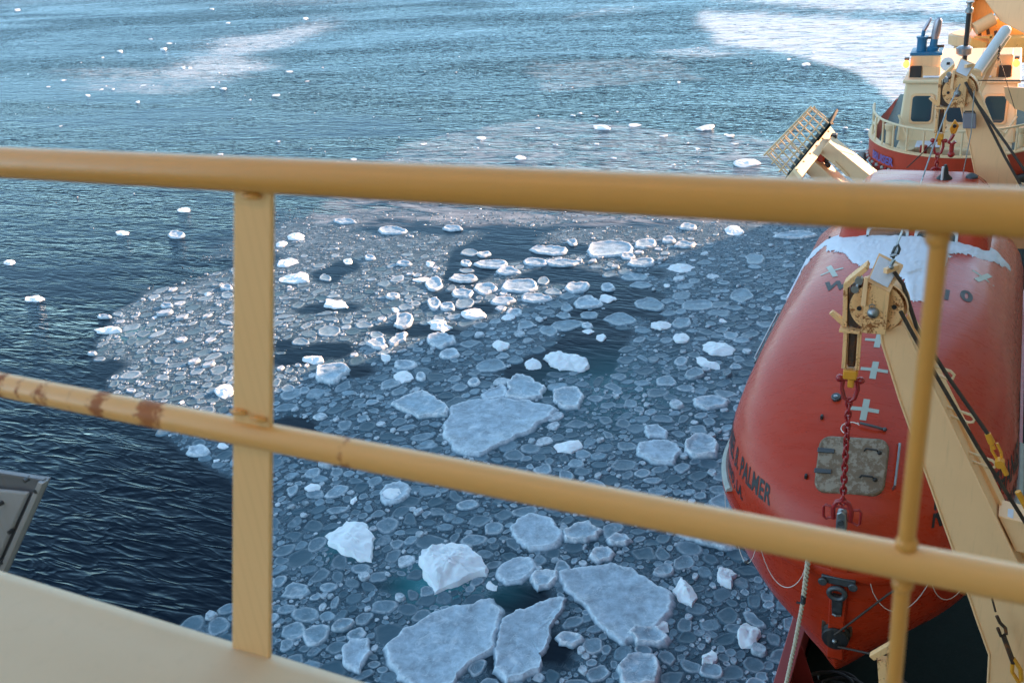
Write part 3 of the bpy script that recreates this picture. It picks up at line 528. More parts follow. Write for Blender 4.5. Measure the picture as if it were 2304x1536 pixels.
UNIQ = {('L4', 0): 'thin snowy floe just below the top rail, nearest the flat left post', ('L4', 1): 'long rough floe just below the top rail, right of the thin snowy one', ('L4', 12): 'long pointed oval floe with dark water above it, left of the biggest sunlit floe', ('L4', 22): 'wide snowy ridge-backed floe at the heart of the sunlit field', ('L4', 23): 'lone small round rimmed pan in dark water at the sunlit field edge', ('L4', 30): 'white wedge with a blue shaded side, sunlit, right of the flat post',
        ('L4', 25): 'wide flat-ended sunlit floe just left of the shadow line', ('L4', 33): 'bright craggy sunlit block just above the shadow line', ('L4', 36): 'domed creamy block above the large creamy sunlit floe', ('L4', 26): 'round bright-rimmed floe paired with a smaller one in the sunlit field', ('L4', 51): 'crumbled small white piece between rimmed pans in the upper sunlit field',
        ('L5', 0): 'biggest pebbly white sunlit floe, below the top rail near the middle', ('L5', 4): 'long white crested piece just inside the shadow, right of the sunlit floes', ('L5', 5): 'bright sunlit block touching the shadow line directly below the top rail', ('L5', 6): 'long thin floe with a white raised rim close to the lifeboat under the top rail', ('L5', 13): 'smooth long white piece in the shaded field, left of the lifeboat', ('L5', 3): 'flat bright sunlit floe below the biggest pebbly one', ('L5', 17): 'small craggy white piece in the shade below the smooth long one', ('L5', 8): 'rounded snowy floe in the shade just right of the shadow line', ('L5', 7): 'triangular rimmed floe crossing the shadow line',
        ('L6', 0): 'long white block at the left tip of the ice field', ('L6', 1): 'lone whitish chip adrift in dark water far left', ('L6', 7): 'tall bright blue-white block beside the flat left post', ('L6', 6): 'low pinkish floe under the rusty rail beside the flat post', ('L6', 8): 'white chip at the left edge of the picture between the two rails', ('L6', 4): 'snowy chip floating just below the top rail, left of the flat post', ('L6', 3): 'snowy chip with small crumbs, in dark water below the top rail',
        ('F2', 5): 'long flat white tablet of ice floating above the top rail', ('F2', 4): 'largest white lump in the open water above the top rail, left half', ('F2', 1): 'white lump at the bend of the pale slick, upper left', ('F3', 0): 'large lumpy white piece floating left of the gangway railing', ('F3', 4): 'white lump in the pale slick, upper right', ('F3', 9): 'wide broken white sheet beside the gangway platform', ('F3', 2): 'cluster-like snowy floe left of the large lumpy white piece'}
GRP = {'c': ('white chunks scattered through the ice field', 'small rough white ice chunk among the floes of the near field'), 'f': ('snowy rimmed floes of the near field', 'small snowy floe with a raised white rim, one of many alike'), 'p': ('thin grey pans of the near field', 'thin grey-blue round pan of ice with a pale edge, one of many alike')}
sd = 100
for nm, lst, ox, oy, s in (('L4', L4, 600, 440, K), ('L5', L5, 1200, 440, K), ('L6', L6, 0, 400, 600/1317.)):
    for i, (x, y, rx, ry, kd) in enumerate(lst):
        sd += 1; n = 22 if rx*s < 20 else 32
        out = outline_ellipse(ox+x*s, oy+y*s, rx*s, ry*s, n, .13 if kd != 'c' else .18)
        hh = {'c': min(.42, .08+.009*ry*s+.003*rx*s), 'f': .06, 'p': .03}[kd]
        lb = UNIQ.get((nm, i)); g = None if lb else GRP[kd][0]
        add_ice(out, {'c': 'chunk', 'f': 'floe', 'p': 'pan'}[kd], lb or GRP[kd][1], g, sd, hh)
for nm, lst, ox, oy, s in (('F2', F2, 0, 0, 1200/2304.), ('F3', F3, 1000, 0, 1000/2304.)):
    for i, (x, y, rx, ry) in enumerate(lst):
        sd += 1; out = outline_ellipse(ox+x*s, oy+y*s, rx*s*.85, max(1.8, ry*s*.8), 18, .2)
        lb = UNIQ.get((nm, i)); g = None if lb else 'far white ice pieces on the open water'
        dist = (centre(out)-Vector((0, 0, 17))).length
        add_ice(out, 'chunk', lb or 'far white speck of floating ice on the open water above the top rail', g, sd, max(.12, 1.0*ry*s*dist/FPX))

# ---- packed pancakes: poisson-like scatter; the largest shown become things, the rest one mass
cell = {}
def blocked(x, y, r, f):
    for cx, cy, R, _ in NAMED:
        if abs(cx-x) < R+r and abs(cy-y) < R+r:
            if math.hypot(cx-x, cy-y) < R*.5: return True
            if in_poly(np.array([x, x+r*.6, x-r*.6, x, x]), np.array([y, y, y, y+r*.6, y-r*.6]), _).any(): return True
    gx, gy = int(x/.7), int(y/.7)
    for a in range(gx-1, gx+2):
        for b in range(gy-1, gy+2):
            for (qx, qy, qr) in cell.get((a, b), ()):
                if (qx-x)**2+(qy-y)**2 < ((qr+r)*f)**2: return True
    return False
placed = []
def scatter(rlo, rhi, tries, f, dmin, seed):
    g = np.random.default_rng(seed)
    u = g.uniform(-60, 2360, tries); v = g.uniform(430, 1600, tries)
    # sample roughly evenly per world area: accept with weight from the projection
    X = np.empty(tries); Yy = np.empty(tries)
    dd = np.stack([(u-CX)/FPX, -(v-CY)/FPX, -np.ones(tries)], -1) @ RM.T; tt = -CAM[2]/dd[:, 2]; X = dd[:, 0]*tt; Yy = dd[:, 1]*tt
    wgt = (tt/ tt.max())**1.7; ok = (g.random(tries) < np.clip(wgt*6, .12, 1))
    D = density(X, Yy); ok &= (X < -1.6) & (g.random(tries) < D**.8*1.05) & (D > dmin); rr = g.uniform(0, 1, tries)**1.8*(rhi-rlo)+rlo
    small = np.clip((v-430)/220, .45, 1); big = np.where((v > 900), 1.0, 1.)
    for i in np.nonzero(ok)[0]:
        x, y, r = float(X[i]), float(Yy[i]), float(rr[i]*small[i]*big[i])
        if blocked(x, y, r, f): continue
        cell.setdefault((int(x/.7), int(y/.7)), []).append((x, y, r)); placed.append((x, y, r, float(v[i]), float(tt[i]), float(D[i])))
scatter(.24, .46, 12000, .84, .5, 1); scatter(.12, .24, 32000, .80, .35, 2); scatter(.06, .12, 46000, .78, .2, 3); scatter(.035, .07, 30000, .8, .12, 4)
N_IND = 300-sum(1 for l in (L4, L5, L6) for e in l if e[4] == 'p')-5
order = sorted(range(len(placed)), key=lambda i: -placed[i][2]/placed[i][4]); ind = set(order[:max(60, N_IND-70)])
SV, SF, SR, ST = [], [], [], []
for i, (x, y, r, v, tt, D) in enumerate(placed):
    rnd = random.Random(i); px_r = r/tt*FPX
    n = 18 if px_r > 16 else (12 if px_r > 7 else 8); shard = rnd.random() < .28; n = rnd.choice((5, 6, 7)) if shard and px_r < 16 else n
    white = rnd.random() < (.17 if r < .13 else .08)
    out = outline_world(x, y, r, rnd.uniform(.45 if shard else .62, 1.), rnd.uniform(0, 3.14), n, .22 if shard else .13, rnd)
    sunk = rnd.random(); tone = max(0, min(1, rnd.gauss(.40, .30)+(.5 if white else 0))); h = .006+.022*tone*min(1, r*4)+(.10*rnd.random()*min(1, r*6) if white else 0)
    if i in ind:
        vs, fs, rim = floe_rings(out, h, .008+.012*rnd.random()*tone, r*.14, .012); shade = (v > 720)
        o = mk_mesh('pancake_ice', vs, fs, M['pan'], (x, y, 0), rim, tones(n, len(vs), tone))
        tag(o, 'rounded grey-blue ice pancake with pale rim, packed among hundreds alike', 'pancake ice', 'larger pancakes of the packed ice field')
    else:
        vs, fs, rim = floe_rings(out, h, .005+.008*rnd.random(), r*.18, 0, px_r > 7)
        rs_ = rnd.uniform(.15, 1.15)**1.3; rim = [max(q, .85) if white else q*rs_ for q in rim]
        b = len(SV); SV += vs; SF += [tuple(b+q for q in f) for f in fs]; SR += rim; ST += tones(n, len(vs), tone)
print('pancakes', len(placed), 'verts', len(SV))
o = mk_mesh('small_pancake_ice', SV, SF, M['pan'], (0, 0, 0), SR, ST); tag(o, 'mass of small pancake ice packed between the floes', 'small ice', None, 'stuff')
# far crumbs on the open water: stuff
g = np.random.default_rng(5); u = g.uniform(-50, 2300, 15000); v = g.uniform(-30, 520, 15000)
dd = np.stack([(u-CX)/FPX, -(v-CY)/FPX, -np.ones(len(u))], -1) @ RM.T; tt = -CAM[2]/dd[:, 2]; X = dd[:, 0]*tt; Yy = dd[:, 1]*tt
Dn = density(X, Yy); Fm = film(X, Yy); cl = np.clip((fbm(X*.12+7, Yy*.12, 4)-.52)*9, 0, 1); pr = np.where(v > 230, Dn*.6+Fm*cl*.35, Fm*cl*.55)+.0015+.02*cl*(v > 60); keep = (g.random(len(u)) < pr) & (X < -2.4)
SV, SF = [], []
for i in np.nonzero(keep)[0]:
    rnd = random.Random(9000+int(i)); r = (.8+2.6*rnd.random()**3)*tt[i]/FPX*1.15; out = outline_world(float(X[i]), float(Yy[i]), r, rnd.uniform(.6, 1), rnd.uniform(0, 3), 8, .2, rnd); b = len(SV); h = r*rnd.uniform(.06, .3)
    SV += [(p.x, p.y, -.02) for p in out]+[(p.x*.75+X[i]*.25, p.y*.75+Yy[i]*.25, h*rnd.uniform(.6, 1.1)) for p in out]+[(float(X[i]), float(Yy[i]), h)]
    SF += [(b+k, b+(k+1) % 8, b+8+(k+1) % 8, b+8+k) for k in range(8)]+[(b+8+k, b+8+(k+1) % 8, b+16) for k in range(8)]
o = mk_mesh('ice_crumbs', SV, SF, M['chunk'], (0, 0, 0)); tag(o, 'scattered crumbs of white ice on the open water', 'ice crumbs', None, 'stuff')
#SHIP
# ---------------------------------------------------------------- bridge railing in front of the camera (plane y = 1.28)
YR = 1.28
def pxr(u, v, y=YR): return PY(u, v, y)
rl = thing('bridge_railing', 'ochre painted bridge railing with two round rails and a flat left post', 'railing', (-1.2, YR, 15.37))
a = pxr(-500, 341); b = pxr(2800, 503); MB().tube([a, b], .031, 40).build('top_rail', M['rail'], rl, smooth=True)
a = pxr(0, 865); b = pxr(2304, 1315); dr = (b-a)
xo = lambda u: pxr(u, 865+.1953*u).x+1.2
M['railrust'] = rust_rail([(xo(112), .045, .72), (xo(238), .05, .88), (xo(15), .04, .75), (xo(352), .065, 1.15), (xo(785), .03, .7), (xo(60), .02, .55), (xo(175), .02, .5)])
mr = MB().tube([a-dr*.35, b+dr*.25], .0285, 40).build('middle_rail', M['railrust'], rl, smooth=True, label='middle rail with brown rust patches near its left end')
pt = [pxr(530, 425), pxr(615, 432), pxr(609, 1500), pxr(525, 1480)]
MB().prism([p-Vector((0, .006, 0)) for p in pt], (0, .012, 0)).build('flat_post', M['post'], rl, bevel=.003)
MB().tube([pxr(2116, 470), pxr(2116, 520), pxr(2037, 1240)], .0122, 20).tube([pxr(2037, 1240), pxr(2005, 1600)], .0122, 20).build('round_post', M['rail'], rl, smooth=True)
for c in (pxr(575, 437), pxr(545, 920), pxr(590, 936), pxr(550, 1470), pxr(590, 1482)): MB().ball(c+Vector((0, -.012, 0)), .010, 8, (2.2, .8, .6)).build('weld', M['rail'], rl, smooth=True)
for u, v in ((2110, 535), (2040, 1222), (2031, 1312)): MB().ball(pxr(u, v), .0165, 10, (1, 1, .9)).build('weld', M['rail'], rl, smooth=True)
# bulwark below: rolled edge and the inner plate sloping up towards the viewer
bw = thing('bridge_bulwark', 'smooth cream bulwark with a rolled edge along the bottom left, below the railing', 'bulwark', (-1.2, 1.2, 15.3))
prof = [(1.30, 13.9), (1.31, 15.30)]+[(1.265+.045*math.cos(k), 15.335+.045*math.sin(k)) for k in np.linspace(0, 2.0, 10)]+[(1.20, 15.375), (1.10, 15.36), (.98, 15.34), (.9, 15.33), (.85, 15.30), (.85, 13.9)]
x0, x1 = -6., 3.; vs = [(x0, y, z) for y, z in prof]+[(x1, y, z) for y, z in prof]; n = len(prof)
MB().add(vs, [(i, i+1, n+i+1, n+i) for i in range(n-1)]+[(n-1, 0, n, 2*n-1), tuple(range(n))[::-1], tuple(range(n, 2*n))]).build('rolled_edge', M['cap'], bw, smooth=True)
# grey flared sheet at the left
gb = thing('flared_sheet_housing', 'slanted grey steel housing with bolted flange at the left edge, above the cream bulwark', 'housing', (-3.9, 2.2, 14.5))
q = lambda u, v, y=2.2: PY(u, v, y)
MB().prism([q(-420, 1000), q(108, 1078), q(12, 1292), q(-40, 1420), q(-520, 1420)], (0, .02, 0)).build('panel', M['greycap'], gb, bevel=.004)
MB().prism([q(100, 1074, 2.19), q(111, 1078, 2.19), q(13, 1296, 2.19), q(2, 1292, 2.19)], (0, -.035, 0)).build('flange', M['greylt'], gb, bevel=.003)
MB().prism([q(-400, 1000, 2.19), q(-400, 993, 2.19), q(106, 1073, 2.19), q(104, 1078, 2.19)], (0, -.02, 0)).build('top_lip', M['greycap'], gb, bevel=.002)
MB().prism([q(-380, 1060, 2.19), q(72, 1103, 2.19), q(-30, 1330, 2.19), q(-420, 1330, 2.19)], (0, -.022, 0)).build('raised_panel', M['greylt'], gb, bevel=.012)
for u, v in ((61, 1078), (84, 1102), (5, 1130), (25, 1194), (8, 1262)): MB().disc(q(u, v, 2.165), (0, 1, 0), .0095, .03, 12).build('bolt', M['darksteel'], gb, smooth=True)

# ---------------------------------------------------------------- the ship under us
sh = thing('ship_hull', 'dark red ship side with its bulwark and dark green deck under the hanging lifeboat', 'ship', (2, 20, 0))
zd = 4.9
dk = [(-1.86, -6), (14, -6), (14, 72), (3.5, 72), (3.2, 46), (-1.2, 40), (-1.86, 36)]
MB().prism([(x, y, zd-.3) for x, y in dk], (0, 0, .3)).build('deck', M['green'], sh)
hs = [(-1.98, -8), (14.4, -8), (14.4, 73), (3.3, 73), (3.0, 46.2), (-1.4, 40.4), (-1.98, 36.2)]
vs = [(x+(.5 if z < 0 and x < 2 else 0), y, z) for z in (-1., zd-.32) for x, y in hs]; n = 7
MB().add(vs, [(i, (i+1) % n, n+(i+1) % n, n+i) for i in range(n)]+[tuple(range(n, 2*n))]).build('side_shell', M['bulred'], sh)
MB().box((-1.93, 14, zd+.42), (.02, 44, 1.5)).build('bulwark', M['bulred'], sh)
MB().box((-1.91, 14, 6.16-.0), (.22, 44, .05)).build('bulwark_cap', M['bulred'], sh, bevel=.01)
for y in np.arange(-6, 36, 1.6): MB().prism([(-1.915, y, zd), (-1.45, y, zd), (-1.8, y, 6.1), (-1.915, y, 6.1)], (0, .02, 0)).build('bulwark_stay', M['bulred'], sh)
# unseen superstructure blocks, added and sized to cast the long shadow over the near ice
ss = thing('superstructure_shadow_caster', 'unseen cream superstructure blocks added inboard of the deck to cast shade', 'superstructure', (9, 20, zd))
MB().box((9.4, 11, (zd+24)/2), (8, 38, 24-zd)).build('main_block', M['cream'], ss, bevel=.05)
MB().box((9.4, 40, (zd+13.)/2), (8, 19.9, 13.-zd)).build('aft_block', M['cream'], ss, bevel=.05)
MB().box((9.4, 60, (zd+14.8)/2), (8, 19.9, 14.8-zd)).build('aft_block', M['cream'], ss, bevel=.05)
MB().box((7, -1.6, 8+6.2), (22, .3, 16.6)).build('bridge_front', M['cream'], ss)
for k in range(4):
    MB().box((5.385, 12, 8.2+3.6*k), (.03, 30, .9)).build('window_band', M['glass'], ss)

# ---------------------------------------------------------------- lifeboat
XB = -1.03
BL = [  # z, half width, nose y, nose length, power
 (7.55, .10, 10.4, 2.6, 1.1), (7.75, .65, 9.75, 2.4, 1.15), (8.0, 1.10, 9.32, 2.2, 1.2), (8.30, 1.32, 9.14, 2.1, 1.3), (8.6, 1.50, 9.10, 2.0, 1.5), (8.9, 1.60, 9.08, 1.95, 1.65), (9.25, 1.66, 9.06, 2.0, 1.75), (9.55, 1.69, 9.05, 2.1, 1.8), (9.66, 1.70, 9.04, 2.1, 1.85),
 (9.76, 1.71, 9.05, 2.1, 1.9), (10.05, 1.70, 9.12, 2.05, 1.9), (10.3, 1.67, 9.28, 2.05, 1.95), (10.55, 1.61, 9.55, 2.1, 2.), (10.8, 1.52, 9.95, 2.2, 2.), (11.02, 1.38, 10.5, 2.3, 2.), (11.2, 1.20, 11.1, 2.4, 2.), (11.34, .95, 11.9, 2.2, 2.), (11.43, .62, 12.9, 1.6, 2.), (11.47, .15, 13.9, 1.0, 2.)]
YA = 18.35
def ring_at(z):
    for i in range(len(BL)-1):
        if BL[i][0] <= z <= BL[i+1][0]: break
    a, b = BL[i], BL[i+1]; f = (z-a[0])/(b[0]-a[0]); f = max(0, min(1, f))
    return [a[k]*(1-f)+b[k]*f for k in range(5)]
NN, NS, NA = 26, 18, 10
def ring_pts(z, grow=0.):
    _, Wd, yf, Ln, p = ring_at(z); ya = YA-(yf-9.05)*.75; Ws = min(1, .2+ .8); La = 1.3; half = []
    Wd += grow; yf -= grow
    for k in range(NN+1):
        th = math.pi/2*k/NN; s, c = math.sin(th), max(0., math.cos(th)); half.append((Wd*s**(2/p), yf+Ln*(1-c**(2/p))))
    for k in range(1, NS+1): half.append((Wd, yf+Ln+(ya-La-yf-Ln)*k/NS))
    for k in range(1, NA+1):
        th = math.pi/2*k/NA; half.append((Wd*max(0., math.cos(th))**.8, ya-La+La*math.sin(th)))
    L = half+[(-x, y) for x, y in half[-2:0:-1]]
    return [Vector((XB+x, y, z)) for x, y in L]
lb = thing('lifeboat', 'large closed red lifeboat hanging bow-on from its davits, with snow on its canopy', 'lifeboat', (XB, 13.7, 8.2))
zs = []
for i in range(len(BL)-1):
    k = 3; zs += [BL[i][0]+(BL[i+1][0]-BL[i][0])*j/k for j in range(k)]
zs.append(BL[-1][0]); vs = []; fs = []
for z in zs: vs += ring_pts(z)
n = len(ring_pts(9.)); 
for j in range(len(zs)-1):
    for i in range(n): fs.append((j*n+i, j*n+(i+1) % n, (j+1)*n+(i+1) % n, (j+1)*n+i))
fs += [tuple(range(n))[::-1], tuple((len(zs)-1)*n+i for i in range(n))]
bmb = MB().add(vs, fs); hull = bmb.build('hull_and_canopy', M['boat'], lb, smooth=True)
bvh = BVHTree.FromPolygons([tuple(v) for v in bmb.v], bmb.f)
def hitb(u, v):
    d = Vector(ray(u, v)).normalized(); r = bvh.ray_cast(Vector(CAM), d); return (r[0], r[1]) if r[0] is not None else (None, None)
# rubbing strake
sv = []; sf = []; pr_ = [(9.60, .0), (9.60, .06), (9.67, .075), (9.74, .06), (9.74, .0)]
for z, g_ in pr_: sv += ring_pts(z, g_)
for j in range(4):
    for i in range(n): sf.append((j*n+i, j*n+(i+1) % n, (j+1)*n+(i+1) % n, (j+1)*n+i))
MB().add(sv, sf).build('rubbing_strake', M['boat'], lb, smooth=True)
# stem bar
sp = [(9.9, 7.9), (9.30, 8.15), (9.07, 8.40), (9.03, 8.9), (9.01, 9.3), (8.98, 9.66), (9.0, 9.95), (9.35, 9.95), (9.9, 8.3)]
MB().prism([(XB-.09, y, z) for y, z in sp], (.18, 0, 0)).build('stem_bar', M['boat'], lb, bevel=.015)
# steering tower
def rbox(cx, y0, y1, z0, z1, w0, w1, tf=.25, n=8, r=.25):
    vs = []; fs = []; L = 7
    for j in range(L+1):
        s = j/L; z = z0+(z1-z0)*s; k = 1-(max(0, s-.55)/.45)**2.2*.16; ww = (w0+(w1-w0)*s)*k; a = y0+(z1-z0)*s*tf+(1-k)*(y1-y0)*.5; b = y1-(1-k)*(y1-y0)*.4; rr = min(r, ww*.6); ring = []
        for cxx, cyy, st_ in ((ww-rr, b-rr, 0), (-ww+rr, b-rr, 1), (-ww+rr, a+rr, 2), (ww-rr, a+rr, 3)):
            for q_ in range(n+1): th = math.pi/2*(st_+q_/n); ring.append((cx+cxx+rr*math.cos(th), cyy+rr*math.sin(th), z))
        vs += ring
    m = len(ring)
    for j in range(L):
        for i in range(m): fs.append((j*m+i, j*m+(i+1) % m, (j+1)*m+(i+1) % m, (j+1)*m+i))
    fs.append(tuple(L*m+i for i in range(m))); return MB().add(vs, fs)
TY0 = 14.75
tw_ = rbox(XB+.05, TY0, 17.25, 11.1, 11.83, 1.12, .96, .45); tow = tw_.build('steering_tower', M['boat'], lb, smooth=True)
for cx in (-.34, .34):
    def wq(x, z, o=0): y = TY0+(z-11.1)*.45*(.83/.83)-.012-o; return Vector((XB+.05+cx+x, y, z))
    def rr(wd, z0, z1, o, r=.06):
        pts = []
        for (sx, zc, s0) in ((wd-r, z1-r, 0), (-wd+r, z1-r, 1), (-wd+r, z0+r, 2), (wd-r, z0+r, 3)):
            for k in range(5): th = math.pi/2*(s0+k/4); pts.append(wq(sx+r*math.cos(th), zc+r*math.sin(th), o))
        return pts
    fr = MB().prism(rr(.30, 11.22, 11.60, .0), (0, -.025, 0)).build('window_frame', M['winframe'], tow, bevel=.006)
    MB().prism(rr(.26, 11.26, 11.56, .027), (0, -.004, 0)).build('window_pane', M['glass'], tow)
MB().prism([(XB-.62+.05+.30*math.cos(k)*1.2+.30, 16.1+.33*math.sin(k), 11.82) for k in np.linspace(0, 6.1, 22)], (0, 0, .05)).build('roof_hatch', M['gasket'], tow, bevel=.02)
MB().box((XB+.5, 16.1, 11.87), (.75, .06, .05)).disc((XB+.32, 16.6, 11.9), (0, 0, 1), .02, .3).build('roof_rail', M['winframe'], tow)
MB().lathe((XB+.35, 16.7, 11.8), (0, 0, 1), [(0, .13), (.04, .12), (.10, .06), (.2, .045), (.26, .02)], 16).build('lamp_mount', M['black'], tow, smooth=True)
MB().lathe((XB+.75, 16.8, 11.76), (0, 0, 1), [(0, .1), (.1, .09), (.14, .03)], 16).build('vent_cap', M['darksteel'], tow, smooth=True)
# decals: text laid on the boat
def text_polys(s, size, bold=.0, xs=1., spacing=1.):
    cu = bpy.data.curves.new('t', 'FONT'); cu.body = s; cu.size = size; cu.offset = bold; cu.space_character = spacing; cu.resolution_u = 4
    o = bpy.data.objects.new('t', cu); COL.objects.link(o); dg = bpy.context.evaluated_depsgraph_get(); me = bpy.data.meshes.new_from_object(o.evaluated_get(dg))
    bm = bmesh.new(); bm.from_mesh(me); bmesh.ops.triangulate(bm, faces=bm.faces); bmesh.ops.subdivide_edges(bm, edges=[e for e in bm.edges if e.calc_length() > size*.25], cuts=1); bmesh.ops.triangulate(bm, faces=bm.faces)
    v = [(q.co.x*xs, q.co.y) for q in bm.verts]; bm.verts.index_update(); f = [tuple(a.index for a in fc.verts) for fc in bm.faces]; bm.free(); bpy.data.objects.remove(o); bpy.data.meshes.remove(me); bpy.data.curves.remove(cu); return v, f
def decal_mesh(name, vs, fs, mat, parent):
    off = Vector((0, 0, 0)); r = parent
    while r is not None: off += r.location; r = r.parent
    me = bpy.data.meshes.new(name); me.from_pydata([tuple(Vector(p)-off) for p in vs], [], fs); me.materials.append(mat); o = bpy.data.objects.new(name, me); COL.objects.link(o); o.parent = parent; return o
def ring_len(z): P_ = ring_pts(z); n_ = len(P_); acc = [0]; [acc.append(acc[-1]+(P_[i+1]-P_[i]).length) for i in range(n_//2)]; return P_, acc
def on_ring(side, s, z, off=.005):
    """point on the boat skin, s metres from the stem along the ring at height z"""
    P_, acc = ring_len(z); n_ = len(P_)
    i = max(0, min(len(acc)-2, int(np.searchsorted(acc, s))-1)); f = (s-acc[i])/max(acc[i+1]-acc[i], 1e-6); f = max(0, f); p = P_[i].lerp(P_[i+1], f); tg = (P_[i+1]-P_[i]).normalized(); up = ring_pts(min(z+.04, 11.4))[i]-ring_pts(z)[i]
    nr = tg.cross(up).normalized()
    if nr.dot(p-Vector((XB, 13.7, 9.5))) < 0: nr = -nr
    p = p+nr*off
    if side < 0: p.x = 2*XB-p.x
    return p
def ring_text(s, size, z0, s_start, side, bold, xs, name, mat='letter'):
    v, f = text_polys(s, size, bold*.7, xs, 1.08); wdt = max(a for a, _ in v)
    if side > 0: pts = [on_ring(1, s_start+a, z0+b) for a, b in v]        # starboard of the photo: reads away from the stem
    else: pts = [on_ring(-1, s_start+wdt-a, z0+b) for a, b in v]
    decal_mesh(name, pts, f, M[mat], hull)
ring_text('RVIB NATHANIEL B. PALMER', .31, 10.16, .92, 1, .010, .74, 'name_lettering')
ring_text('RVIB NATHANIEL B. PALMER', .26, 10.10, .93, -1, .010, .74, 'name_lettering')
ring_text('GALLIANO, LA.', .25, 9.88, 1.75, 1, .008, .80, 'port_lettering')
ring_text('GALLIANO, LA.', .20, 9.86, 1.5, -1, .008, .80, 'port_lettering')
def top_project(v, f, mat, name, ox, oy, ang=0., down=True):
    pts = []; ca, sa = math.cos(ang), math.sin(ang)
    for a, b in v:
        x, y = ox+a*ca-b*sa, oy+a*sa+b*ca; r = bvh.ray_cast(Vector((x, y, 14)), Vector((0, 0, -1)))
        if r[0] is None: return
        pts.append(r[0]+r[1]*.005 if r[1].z > 0 else r[0]-r[1]*.005)
    decal_mesh(name, pts, f, mat, hull)
for k, ch in enumerate('WBP3210'):
    P0, _ = hitb(1884+48.5*k, 641+4*k)
    if P0: v, f = text_polys(ch, .26, .012, 1.15); wdt = max(a for a, _ in v); top_project([(a-wdt/2, (b-.1)*1.5) for a, b in v], f, M['letter'], 'call_sign_letter', P0.x, P0.y)
for (u, v_, an) in ((1872, 610, .35), (2212, 625, -.35), (1976, 766, 0), (1967, 832, 0), (1946, 921, 0)):
    P0, _ = hitb(u, v_)
    if P0:
        vv = []; ff = []
        sx, sy, wa, wb = (.155, .10, .020, .036)
        if v_ < 700: sy = .16
        sy *= 1.5
        for (x0, x1_, y0, y1_) in ((-sx, -wb, -wa*1.3, wa*1.3), (-wb, wb, -wa*1.3, wa*1.3), (wb, sx, -wa*1.3, wa*1.3), (-wb, wb, wa*1.3, sy), (-wb, wb, -sy, -wa*1.3)):
            b0 = len(vv); vv += [(x0, y0), (x1_, y0), (x1_, y1_), (x0, y1_)]; ff.append((b0, b0+1, b0+2, b0+3))
        top_project(vv, ff, M['tape'], 'reflective_cross', P0.x, P0.y, an)
# bow hatch: follows the skin
def skin_patch(name, poly_px, mat, lift, thick, parent=lb, bev=.012):
    """flat lid lying on the skin: best plane through the skin points under it"""
    H_ = [hitb(*p_) for p_ in poly_px]; pts = [h[0] for h in H_]; nr = sum((h[1] if h[1].dot(Vector(CAM)-h[0]) > 0 else -h[1] for h in H_), Vector()).normalized(); c = sum(pts, Vector())/len(pts)
    base = [p_-nr*(p_-c).dot(nr)+nr*lift for p_ in pts]
    MB().prism(base, nr*thick).build(name, mat, parent, bevel=bev); return c+nr*(lift+thick), nr
def rrect(u0, v0, u1, v1, r, sk=0, n=5):
    pts = []
    for cx_, cy_, s0 in ((u1-r, v1-r, 0), (u0+r, v1-r, 1), (u0+r, v0+r, 2), (u1-r, v0+r, 3)):
        for k in range(n+1): th = math.pi/2*(s0+k/n); v2 = cy_+r*math.sin(th); pts.append((cx_+r*math.cos(th)+sk*(1-(v2-v0)/(v1-v0)), v2))
    return pts
hp = [(u, v+(u-1830)*.07) for u, v in rrect(1830, 980, 1988, 1107, 26, 16)]
hc, hn = skin_patch('bow_hatch', hp, M['hatch'], -.02, .07, lb, .02); hatch = bpy.data.objects['bow_hatch']
def onh(u, v, o=0.): d = Vector(ray(u, v)).normalized(); t_ = (hc-Vector(CAM)).dot(hn)/d.dot(hn); return Vector(CAM)+d*t_+hn*o
for (u, v) in ((1846, 1012), (1839, 1058)): MB().prism([onh(u-6, v-5), onh(u+32, v-1), onh(u+31, v+8), onh(u-7, v+5)], hn*.02).build('hinge', M['darksteel'], hatch, bevel=.004)
for (u, v) in ((1945, 1013), (1935, 1073)):
    MB().tube([onh(u, v), onh(u+4, v, .05), onh(u+28, v+3, .05), onh(u+32, v+5, .0)], .011, 8).ball(onh(u+34, v+6, .01), .024, 8).build('dog_handle', M['black'], hatch, smooth=True)
P0, N0 = hitb(1882, 896); N0 = N0 if N0.z > 0 else -N0; MB().disc(P0+N0*.02, N0, .055, .05, 20).build('deck_filler_cap', M['darksteel'], lb, bevel=.01)
MB().ball(P0+N0*.045, .028, 8, (1, 1, .4)).build('filler_knob', M['steel'], lb, smooth=True)
def hn_(u, v, o=0.):
    p_, n_ = hitb(u, v); n_ = n_ if n_.dot(Vector(CAM)-p_) > 0 else -n_; return p_+n_*o
MB().tube([hn_(2022, 1000, .0), hn_(2022, 1003, .07), hn_(2010, 1095, .07), hn_(2009, 1100, .0)], .014, 8).build('grab_bar', M['steel'], lb, smooth=True)
MB().tube([hn_(1988, 968, .02), hn_(1970, 966, .05), hn_(1935, 957, .05)], .016, 8).ball(hn_(1990, 969, .03), .025, 8).build('painter_pin', M['darksteel'], lb, smooth=True)
MB().tube([hn_(1930, 956, .05)]+[hn_(1915+22*math.cos(k), 967+14*math.sin(k), .03) for k in np.linspace(-.6, -4.2, 12)], .006, 6).build('painter_line', M['cord'], lb, smooth=True)
for u, v in ((1868, 538), (1952, 536), (1815, 1072), (1850, 940)): MB().box(hn_(u, v, .02), (.03, .05, .05)).build('cleat_stud', M['black'], lb, bevel=.006)
